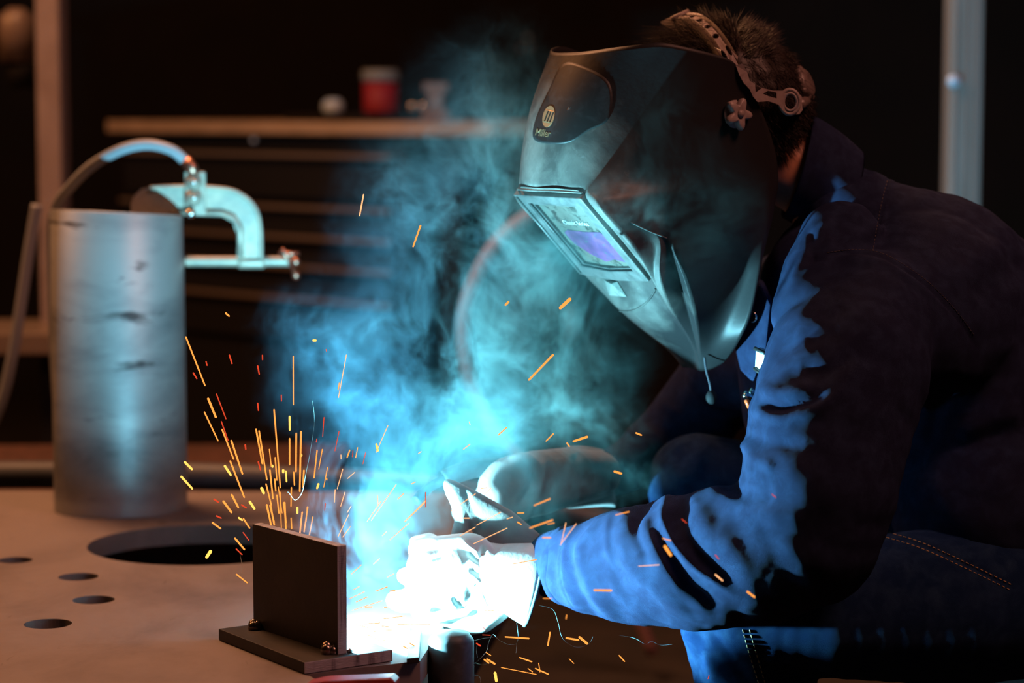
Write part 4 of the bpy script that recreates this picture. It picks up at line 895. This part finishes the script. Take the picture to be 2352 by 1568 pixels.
# back band and ratchet knob
bm = bmesh.new(); tube(bm, spline([P(1838, 240, bY(1838)), P(1850, 232, 2.65), P(1852, 225, 2.70), P(1840, 222, 2.75)], 6), .006, 8); bm_obj('back_band', bm, M['knob'], hg, smooth=True)
bm = bmesh.new(); cR = P(1838, 196, 2.66); axr = Vector((.85, -.35, .35)).normalized()
lathe(bm, cR, axr, [(0, -.004), (.016, -.004), (.018, 0), (.018, .008), (.013, .012), (0, .012)], 28)
for k in range(9):
    a = 2*math.pi*k/9; x_ = axr.orthogonal().normalized(); y_ = axr.cross(x_); bmesh.ops.create_uvsphere(bm, u_segments=10, v_segments=8, radius=.0045, matrix=Matrix.Translation(cR+(x_*math.cos(a)+y_*math.sin(a))*.0165+axr*.005))
bm_obj('ratchet_knob', bm, M['knob'], hg, smooth=True)
# star knob on the helmet's near side
kc, kn = onshell(1688, 262, 0)
ax_ = (HS*1.0+Vector((.05, 0, .05))).normalized()
if kn.dot(ax_) < 0: kn = -kn
bm = bmesh.new(); prof = []
N_ = 80; rings = []
for h, sc in ((0, .80), (.002, .98), (.006, 1.0), (.008, .93), (.009, .75), (.009, .5), (.0085, .3)):
    x_ = Vector((0, 0, 1)).cross(ax_).normalized(); y_ = ax_.cross(x_)
    rings.append([bm.verts.new(kc+ax_*(h+.001)+(x_*math.cos(t)+y_*math.sin(t))*sc*(.0138+.0042*(math.cos(5*t+.6)) if sc > .6 else .0138)) for t in [2*math.pi*k/N_ for k in range(N_)]])
for i in range(len(rings)-1):
    for k in range(N_): bm.faces.new((rings[i][k], rings[i][(k+1) % N_], rings[i+1][(k+1) % N_], rings[i+1][k]))
bm.faces.new(rings[0][::-1]); bm.faces.new(rings[-1])
lathe(bm, kc-ax_*.002, ax_, [(0, 0), (.013, 0), (.015, .002), (.015, .0035), (0, .004)], 32)
lathe(bm, kc+ax_*.0095, ax_, [(0, 0), (.0042, 0), (.004, .002), (0, .0026)], 20)
o = bm_obj('star_knob', bm, M['strap'], he, smooth=True); o['label'] = 'brown five-lobed adjusting knob'
# ------------------------------------------------------------------ sparks: slivers of glowing metal
M['s_o'] = mat('spark_orange', (0, 0, 0), spec=0, emit=((1.0, .34, .06), 1.35)); M['s_y'] = mat('spark_yellow', (0, 0, 0), spec=0, emit=((1.0, .55, .10), 1.6))
M['s_r'] = mat('spark_red', (0, 0, 0), spec=0, emit=((1.0, .085, .03), .8)); M['s_p'] = mat('spark_pale', (0, 0, 0), spec=0, emit=((1.0, .46, .20), 1.4))
SP = []
def addS(ox, oy, sc, txt):
    for t in txt.split(';'):
        t = t.strip()
        if not t: continue
        q = t.split(); a = [float(x) for x in q[:5]]
        SP.append((ox+a[0]/sc, oy+a[1]/sc, ox+a[2]/sc, oy+a[3]/sc, a[4]/sc, q[5]))
addS(400, 700, 3.137, """85 232 222 580 12 o;230 408 237 435 10 r;138 490 163 530 12 r;398 362 417 422 12 r;636 362 637 395 9 r;602 440 613 498 11 r;372 60 395 80 14 o;1004 256 1020 256 18 y;1095 320 1098 335 5 r;858 370 859 718 9 o;1241 360 1184 668 6 p;1190 563 1182 612 8 o;772 650 773 692 9 r;305 643 373 820 9 r;245 675 300 808 17 o;218 772 316 978 11 o;602 708 607 760 10 r;720 755 765 1315 11 o;832 805 833 900 15 y;1080 810 1070 948 5 r;340 840 388 975 9 r;346 898 428 1110 12 o;412 978 492 1216 14 o;590 895 635 1142 13 o;612 908 668 1258 12 o;880 925 878 1200 12 o;832 963 832 1150 12 o;914 913 905 1342 13 o;1188 912 1158 1052 4 r;1540 870 1455 1062 4 p;1457 1003 1468 1050 15 y;512 1008 516 1040 12 r;686 1040 700 1165 8 o;1028 965 1024 988 7 r;1030 1048 1008 1245 10 o;1068 1040 1042 1182 7 o;1265 1047 1246 1100 10 o;1322 1028 1308 1100 7 o;1288 1050 1285 1095 5 r;1202 1080 1203 1110 5 p;1380 1063 1360 1145 3 r;1760 1070 1780 1056 6 p;77 1132 128 1183 18 y;52 1237 130 1323 17 y;404 1125 505 1385 13 o;365 1160 408 1225 18 y;606 1130 622 1188 11 r;690 1190 712 1395 12 o;728 1100 740 1262 10 o;805 1198 810 1272 13 y;786 1190 786 1205 18 y;707 1158 709 1165 18 y;914 1080 914 1086 20 y;862 1205 867 1297 11 o;935 1192 927 1312 12 o;630 1320 645 1355 22 y;1215 1182 1175 1325 6 p;1302 1205 1250 1250 3 p;1105 1170 1078 1312 7 o;1040 1290 1030 1320 16 y;1098 1250 1100 1260 10 o;1738 1275 1710 1290 5 p;1600 1293 1420 1552 4 p;1490 1415 1390 1560 4 p;1465 1370 1470 1440 3 p;1655 1357 1610 1400 4 p;1812 1350 1812 1455 3 r;1810 1412 1660 1560 4 p;288 1400 318 1420 13 r;415 1368 462 1458 15 o;485 1440 520 1462 11 r;355 1415 413 1494 17 o;545 1418 578 1468 19 y;305 1520 338 1535 12 r;465 1533 490 1550 14 y;662 1290 700 1440 11 o;725 1255 732 1340 11 o;740 1370 755 1500 10 o;845 1315 842 1450 9 o;750 1310 778 1500 6 o;790 1425 806 1567 13 o;888 1460 888 1500 15 y;960 1455 950 1560 9 o;925 1492 910 1567 9 o;668 1440 695 1567 13 o;692 1445 720 1567 13 o;1275 1450 1247 1495 5 p;1090 1430 1085 1480 4 r;1230 1350 1200 1450 3 p;1160 1330 1155 1420 3 p""")
addS(400, 1100, 3.35, """295 335 357 380 15 o;533 305 580 375 13 o;468 455 540 540 15 o;280 555 250 600 26 y;480 732 562 797 11 o;478 537 522 580 10 r;530 410 575 470 8 r;850 180 860 385 14 o;815 100 825 385 8 o;712 200 745 350 14 o;742 205 770 350 14 o;900 300 905 380 9 o;985 255 968 412 12 o;1028 215 1000 405 10 o;1068 290 1040 430 9 o;1342 275 1262 440 5 p;1355 365 1298 445 4 p;1935 175 1775 328 5 p;1805 340 1660 467 5 p;1632 405 1602 435 3 p;1580 612 1533 655 7 p;1440 660 1365 730 5 p;1690 728 1640 755 3 p;1425 825 1380 850 7 p;1640 828 1550 862 8 o;1465 865 1350 920 6 p;1490 905 1400 945 6 o;1600 935 1370 1010 3 p;1525 982 1470 985 12 p;1670 980 1615 988 7 o;1780 1052 1610 1075 4 o;1585 1105 1460 1115 7 o;1555 1170 1420 1168 5 o;1680 1160 1610 1162 5 p;1650 1135 1600 1130 8 p;1880 1303 1815 1262 10 o;1815 1310 1765 1288 12 o;1535 1325 1425 1285 5 p;1550 1225 1490 1198 5 p;1640 1243 1530 1235 3 p;1490 1140 1400 1120 3 p;1700 858 1660 862 10 o;1810 838 1730 865 4 p;1970 1120 1720 1118 3 p;1768 110 1720 155 6 p""")
addS(850, 950, 2.613, """595 48 600 65 5 p;820 82 770 127 8 o;1100 120 1057 163 8 o;1303 138 1222 165 14 o;1182 175 1196 195 9 o;600 182 560 213 4 p;1467 346 1507 358 14 o;270 410 248 420 4 p;700 443 662 450 6 o;725 447 692 478 6 p;632 480 488 582 4 p;1080 510 985 550 8 o;923 595 885 595 7 o;595 626 557 626 7 p;855 620 822 630 6 p;885 650 907 663 8 o;1095 637 960 685 9 o;1105 655 1065 663 4 o;785 590 640 668 3 p;822 686 620 780 3 p;632 680 540 732 3 p;1083 743 1036 743 9 o;998 875 860 900 7 o;1175 655 1145 785 4 p;1237 660 1142 785 3 p;1447 1060 1347 1058 13 o;1090 1108 1040 1108 4 o;1180 1207 1176 1230 6 o;1080 1312 1067 1390 10 o;953 1348 812 1338 10 o;1250 1357 1178 1345 12 o;1302 1378 1257 1340 16 o;1527 1485 1495 1450 8 o;1223 1497 1195 1470 5 o;970 1487 898 1462 9 o;565 1520 392 1485 5 o;997 1563 788 1522 5 o;748 1500 702 1472 12 o;712 1495 685 1474 10 o;725 1450 697 1432 6 o;440 1408 418 1392 5 o;1012 1497 1020 1548 6 o;1070 1562 993 1528 9 o;975 1548 948 1528 6 o;422 1562 408 1532 7 o;775 1178 690 1180 8 o;735 1165 680 1152 4 o;662 1392 640 1378 10 r;690 1298 680 1280 5 r;722 1328 675 1326 3 r""")
addS(1200, 1000, 2.0417, """640 606 545 612 4 p;695 492 657 482 5 o;668 520 695 560 16 o;905 652 938 680 8 p;1055 732 1088 757 10 o;748 392 770 410 4 r;905 560 920 578 5 r;1170 275 1188 290 3 r;500 357 437 372 5 o;875 1125 870 1140 4 r""")
addS(0, 0, 1, """835 447 826 495 3.5 p;966 518 949 566 4 o;1309 687 1287 707 8 o;1270 815 1215 872 5 o;1168 693 1161 700 5 o;1461 994 1473 999 4 o;1137 1545 1140 1563 7 y""")
CN = {'o': 'orange', 'y': 'yellow', 'r': 'red', 'p': 'pale orange'}
info = []
for k, (x0, y0, x1, y1, wd, c) in enumerate(SP):
    cx, cy = (x0+x1)/2, (y0+y1)/2; ln = math.hypot(x1-x0, y1-y0)
    if cx < 620 and cy < 1230: reg, Y = 'left in the fan above the plate', 2.47
    elif cx < 620: reg, Y = 'low left of the upright plate', 2.42
    elif cx < 730 and cy < 1260: reg, Y = 'mid-fan above the upright plate', 2.50
    elif cx < 850 and cy < 1260: reg, Y = 'right in the fan above the plate', 2.48
    elif cy < 720: reg, Y = 'high in the smoke beside the helmet', 2.50
    elif cx < 1000 and cy < 1280: reg, Y = 'in smoke left of the gloves', 2.44
    elif cx < 1010: reg, Y = 'between upright plate and glove', 2.42
    elif cy > 1440: reg, Y = 'in the dark below the glove', 2.43
    elif cx > 1240 and cy > 1120: reg, Y = 'in front of the sleeve', 2.22
    elif cy < 1010: reg, Y = 'in the smoke below the helmet chin', 2.40
    else: reg, Y = 'in front of the gloves', 2.36
    size = ('long ' if ln > 55 else 'short ' if ln > 22 else 'tiny ')+('thick ' if wd > 3.3 else 'thin ')
    info.append((f'{size}{CN[c]} spark {reg}', cx, k, Y, reg))
from collections import defaultdict
grp = defaultdict(list)
for t in info: grp[t[0]].append(t)
ordn = 'first second third fourth fifth sixth seventh eighth ninth tenth eleventh twelfth thirteenth fourteenth fifteenth sixteenth seventeenth eighteenth nineteenth twentieth'.split()
lab = {}
for key, L_ in grp.items():
    L_.sort(key=lambda t: t[1])
    for i, t in enumerate(L_): lab[t[2]] = key if len(L_) == 1 else (key+(', leftmost of them' if i == 0 else ', rightmost of them' if i == len(L_)-1 else f', {ordn[i]} from left'))
sr = random.Random(3)
for t in info:
    k = t[2]; x0, y0, x1, y1, wd, c = SP[k]; Y = t[3]+sr.uniform(-.012, .012)
    a, b = P(x0, y0, Y), P(x1, y1, Y+sr.uniform(-.004, .004)); r = max(wd*.5, 1.0)*Y/FPX; d_ = (b-a); m_ = 8
    tt_ = [-.0, .0, .12, .5, .88, 1.0, 1.0]; L_ = d_.length; u_ = d_/max(L_, 1e-6)
    pts = [a-u_*r*.9, a-u_*r*.5, a, a+d_*.5, b, b+u_*r*.5, b+u_*r*.9]; rr = [r*.15, r*.75, r, r*.95, r*.9, r*.7, r*.12]
    bm = bmesh.new(); tube(bm, pts, rr, m_, hint=(0, 1, 0))
    o = bm_obj('spark', bm, M['s_'+c], smooth=True); cc = (a+b)/2
    o.data.transform(Matrix.Translation(-cc)); o.location = cc
    tag(o, lab[k], 'spark', 'glowing sparks '+t[4])
# thin curling smoke trails left by spatter
M['trail'] = mat('smoke_trail', (.55, .75, .75), .9, alpha=.28, spec=0)
def tr4(L_): return [(850+x/2.94, 1350+y/2.94) for x, y in L_]
trails = [(tr4([(630, 310), (680, 390), (640, 470), (600, 520), (590, 560), (640, 585), (735, 595), (745, 650)]), 1.6, 'bright curling smoke trail dropping below the white glove'),
          (tr4([(510, 650), (530, 600), (640, 560), (740, 480), (790, 420), (800, 370), (830, 315), (870, 350), (930, 380), (985, 378)]), 1.4, 'long rising and bending smoke trail under the white glove'),
          (tr4([(985, 440), (990, 380), (1000, 330), (990, 230)]), 1.1, 'short upright smoke trail below the glove cuff'),
          (tr4([(650, 395), (680, 365), (740, 345), (800, 335), (860, 330)]), 1.0, 'faint level smoke trail below the glove palm'),
          (tr4([(500, 350), (545, 370), (580, 420), (610, 450)]), 1.5, 'small hooked smoke trail at lower left of the glove'),
          (tr4([(600, 495), (680, 498), (750, 515), (830, 505)]), .9, 'faint flat smoke trail crossing the bright curling one'),
          (tr4([(725, 370), (718, 420), (725, 470)]), .9, 'tiny upright smoke trail between the two curling ones'),
          (tr4([(1685, 320), (1750, 330), (1800, 345), (1860, 380), (1900, 360), (1960, 385), (2040, 380)]), .8, 'thin wavering smoke trail left of the lower jeans leg'),
          ([(718, 920), (722, 970), (712, 1040), (702, 1090), (694, 1130), (678, 1148), (662, 1130), (655, 1138)], .9, 'thin blue smoke trail curling down through the spark fan'),
          ([(560, 1240), (552, 1270), (556, 1300), (551, 1330)], 1.6, 'short blue smoke trail left of the upright plate'),
          ([(1240, 1390), (1270, 1400), (1282, 1430), (1292, 1465), (1320, 1485), (1350, 1480), (1362, 1462)], .7, 'hair-thin looping smoke trail below the sleeve cuff')]
for pts, w_, lb in trails:
    bm = bmesh.new(); pp = spline(pts, 8); n_ = len(pp); tube(bm, [P(p[0], p[1], 2.43+.01*math.sin(i*.2)) for i, p in enumerate(pp)], [w_*.5*2.43/FPX*(.35+.65*math.sin(math.pi*(i+.6)/(n_+.2))) for i in range(n_)], 6)
    tag(bm_obj('smoke_trail', bm, M['trail'], smooth=True), lb, 'smoke', 'thin smoke trails')
# ------------------------------------------------------------------ welding smoke
BL = [(850, 1455, 2.46, 70, 45, .04, .9), (835, 1250, 2.50, 95, 95, .05, 8), (800, 1150, 2.50, 75, 70, .05, 8), (900, 1160, 2.50, 60, 80, .05, 6), (880, 1300, 2.48, 50, 60, .05, 4), (930, 1045, 2.53, 95, 70, .06, .85),
      (790, 1060, 2.53, 60, 50, .05, 1.5), (870, 900, 2.56, 125, 120, .08, 1.25), (790, 800, 2.58, 95, 110, .08, .8), (720, 720, 2.6, 70, 50, .06, .5), (880, 730, 2.6, 60, 60, .06, .8), (1060, 930, 2.58, 130, 130, .09, 1.3), (1100, 800, 2.60, 90, 90, .08, 1.6), (990, 740, 2.6, 70, 70, .06, 1.1),
      (1080, 1030, 2.56, 130, 60, .07, .7), (1190, 880, 2.60, 120, 120, .08, 1.9), (1300, 970, 2.64, 95, 80, .07, 2.0), (1280, 790, 2.62, 110, 110, .07, 1.3), (1120, 620, 2.64, 120, 130, .08, 1.4), (1220, 600, 2.64, 100, 90, .06, 1.2), (1060, 480, 2.66, 130, 110, .08, 1.0), (1180, 420, 2.68, 90, 130, .07, 1.1), (1140, 250, 2.70, 110, 120, .07, .35),
      (1430, 490, 2.43, 80, 70, .04, .7), (1530, 440, 2.43, 120, 160, .05, .12), (1160, 1120, 2.51, 110, 75, .035, 1.3), (1090, 1090, 2.50, 70, 50, .03, 1.2), (1000, 1180, 2.52, 60, 70, .05, .7), (1100, 1490, 2.46, 140, 50, .04, .25), (730, 900, 2.52, 70, 90, .05, .35), (930, 560, 2.66, 90, 90, .08, .35), (1360, 1120, 2.48, 110, 50, .03, .35), (880, 1400, 2.45, 60, 60, .03, .6)]
ng = bpy.data.node_groups.new('smoke', 'GeometryNodeTree'); ng.interface.new_socket('Geometry', in_out='OUTPUT', socket_type='NodeSocketGeometry')
N = ng.nodes; Lk = ng.links
def nd(t, **k):
    n = N.new(t)
    for a, b in k.items(): setattr(n, a, b)
    return n
def setv(sock, v):
    if hasattr(v, 'is_output'): Lk.new(v, sock)
    else: sock.default_value = v
def mth(op, a, b=0.0, c=None, clamp=False):
    n = nd('ShaderNodeMath', operation=op, use_clamp=clamp); setv(n.inputs[0], a); setv(n.inputs[1], b)
    if c is not None: setv(n.inputs[2], c)
    return n.outputs[0]
def vm(op, a, b=None, s=None):
    n = nd('ShaderNodeVectorMath', operation=op); setv(n.inputs[0], a)
    if b is not None: setv(n.inputs[1], b)
    if s is not None: setv(n.inputs['Scale'], s)
    return n.outputs['Value'] if op == 'LENGTH' else n.outputs[0]
pos = nd('GeometryNodeInputPosition').outputs[0]
def noise(p, sc, det=3, rough=.55, out=0):
    n = nd('ShaderNodeTexNoise'); setv(n.inputs['Vector'], p); n.inputs['Scale'].default_value = sc; n.inputs['Detail'].default_value = det; n.inputs['Roughness'].default_value = rough
    return n.outputs[out]
def warp(p, sc, amt, det=2):
    c = vm('SUBTRACT', noise(p, sc, det, .5, 1), (.5, .5, .5)); return vm('ADD', p, vm('SCALE', c, s=amt))
w1 = warp(pos, 7, .12); w2 = warp(w1, 19, .045); w3 = warp(w2, 50, .018)
tot = None
for u, v, Y, ru, rv, rd, am in BL:
    c = P(u, v, Y); px = Y/FPX
    am *= min(1.5, max(.012, ((c-ARC).length/.36)**2.4))
    q = vm('SUBTRACT', w1, tuple(c)); q = vm('DIVIDE', q, (ru*px*1.15, rd*.62, rv*px*1.15)); l = vm('LENGTH', q)
    g = mth('MULTIPLY', mth('EXPONENT', mth('MULTIPLY', mth('POWER', l, 3.0), -.55)), am)
    tot = g if tot is None else mth('ADD', tot, g)
st = vm('MULTIPLY', w3, (1.0, .8, .75))
r1 = mth('ABSOLUTE', mth('MULTIPLY_ADD', noise(st, 9, 4, .55), 2.0, -1.0)); r1 = mth('SUBTRACT', 1.0, r1, clamp=True); r1 = mth('POWER', r1, 7.0)
r2 = mth('ABSOLUTE', mth('MULTIPLY_ADD', noise(vm('ADD', st, (3.1, 1.7, .4)), 26, 4, .6), 2.0, -1.0)); r2 = mth('POWER', mth('SUBTRACT', 1.0, r2, clamp=True), 8.0)
cl_ = nd('ShaderNodeMapRange'); setv(cl_.inputs[0], noise(w2, 8, 5, .6)); cl_.inputs[1].default_value = .42; cl_.inputs[2].default_value = .70; cl = cl_.outputs[0]
r3 = mth('ABSOLUTE', mth('MULTIPLY_ADD', noise(vm('ADD', st, (7.3, .7, 2.4)), 62, 2, .5), 2.0, -1.0)); r3 = mth('POWER', mth('SUBTRACT', 1.0, r3, clamp=True), 5.0)
pat = mth('ADD', mth('MULTIPLY', r1, mth('ADD', .15, mth('ADD', mth('MULTIPLY', r2, 1.0), mth('MULTIPLY', r3, .8)))), mth('MULTIPLY', cl, mth('ADD', .22, mth('ADD', mth('MULTIPLY', r2, 1.1), mth('MULTIPLY', r3, 1.0)))))
dens = mth('MULTIPLY', tot, mth('MAXIMUM', mth('SUBTRACT', pat, .43), 0.0)); dens = mth('MAXIMUM', mth('SUBTRACT', dens, .002), 0.0)
vc = nd('GeometryNodeVolumeCube'); setv(vc.inputs['Density'], dens)
lo = (P(530, 700, 2.5).x, 2.33, .0135); hi = (P(1740, 700, 2.5).x, 2.84, P(1000, -30, 2.6).z)
vc.inputs['Min'].default_value = lo; vc.inputs['Max'].default_value = hi
VS = .0019
for i, nm_ in enumerate('XYZ'): vc.inputs['Resolution '+nm_].default_value = int((hi[i]-lo[i])/VS)
mv = bpy.data.materials.new('welding_smoke'); mv.use_nodes = True; t_ = mv.node_tree; t_.nodes.remove(t_.nodes['Principled BSDF'])
mv.cycles.volume_step_rate = 2.0
pv = t_.nodes.new('ShaderNodeVolumePrincipled'); pv.inputs['Color'].default_value = (.62, .86, .90, 1); pv.inputs['Density'].default_value = 2.25; pv.inputs['Anisotropy'].default_value = .1
g_ = t_.nodes.new('ShaderNodeNewGeometry'); sx_ = t_.nodes.new('ShaderNodeSeparateXYZ'); t_.links.new(g_.outputs['Position'], sx_.inputs[0])
nn_ = t_.nodes.new('ShaderNodeTexNoise'); nn_.inputs['Scale'].default_value = 7; nn_.inputs['Detail'].default_value = 1; t_.links.new(g_.outputs['Position'], nn_.inputs['Vector'])
ma_ = t_.nodes.new('ShaderNodeMath'); ma_.operation = 'MULTIPLY_ADD'; t_.links.new(nn_.outputs[0], ma_.inputs[0]); ma_.inputs[1].default_value = .25; t_.links.new(sx_.outputs[0], ma_.inputs[2])
mr_ = t_.nodes.new('ShaderNodeMapRange'); mr_.inputs[1].default_value = -.06; mr_.inputs[2].default_value = .14; t_.links.new(ma_.outputs[0], mr_.inputs[0])
mx_ = t_.nodes.new('ShaderNodeMix'); mx_.data_type = 'RGBA'; t_.links.new(mr_.outputs[0], mx_.inputs[0]); mx_.inputs[6].default_value = (.28, .68, .98, 1); mx_.inputs[7].default_value = (.46, .90, .90, 1); t_.links.new(mx_.outputs[2], pv.inputs['Color'])
t_.links.new(pv.outputs[0], t_.nodes['Material Output'].inputs['Volume'])
sm = nd('GeometryNodeSetMaterial'); sm.inputs['Material'].default_value = mv; Lk.new(vc.outputs[0], sm.inputs[0])
go = nd('NodeGroupOutput'); Lk.new(sm.outputs[0], go.inputs[0])
me = bpy.data.meshes.new('smoke'); so_ = bpy.data.objects.new('smoke', me); COL.objects.link(so_)
md = so_.modifiers.new('smoke', 'NODES'); md.node_group = ng
me.materials.append(mv)
tag(so_, 'teal and blue welding smoke billowing between the pipe and the helmet', 'smoke', kind='stuff')
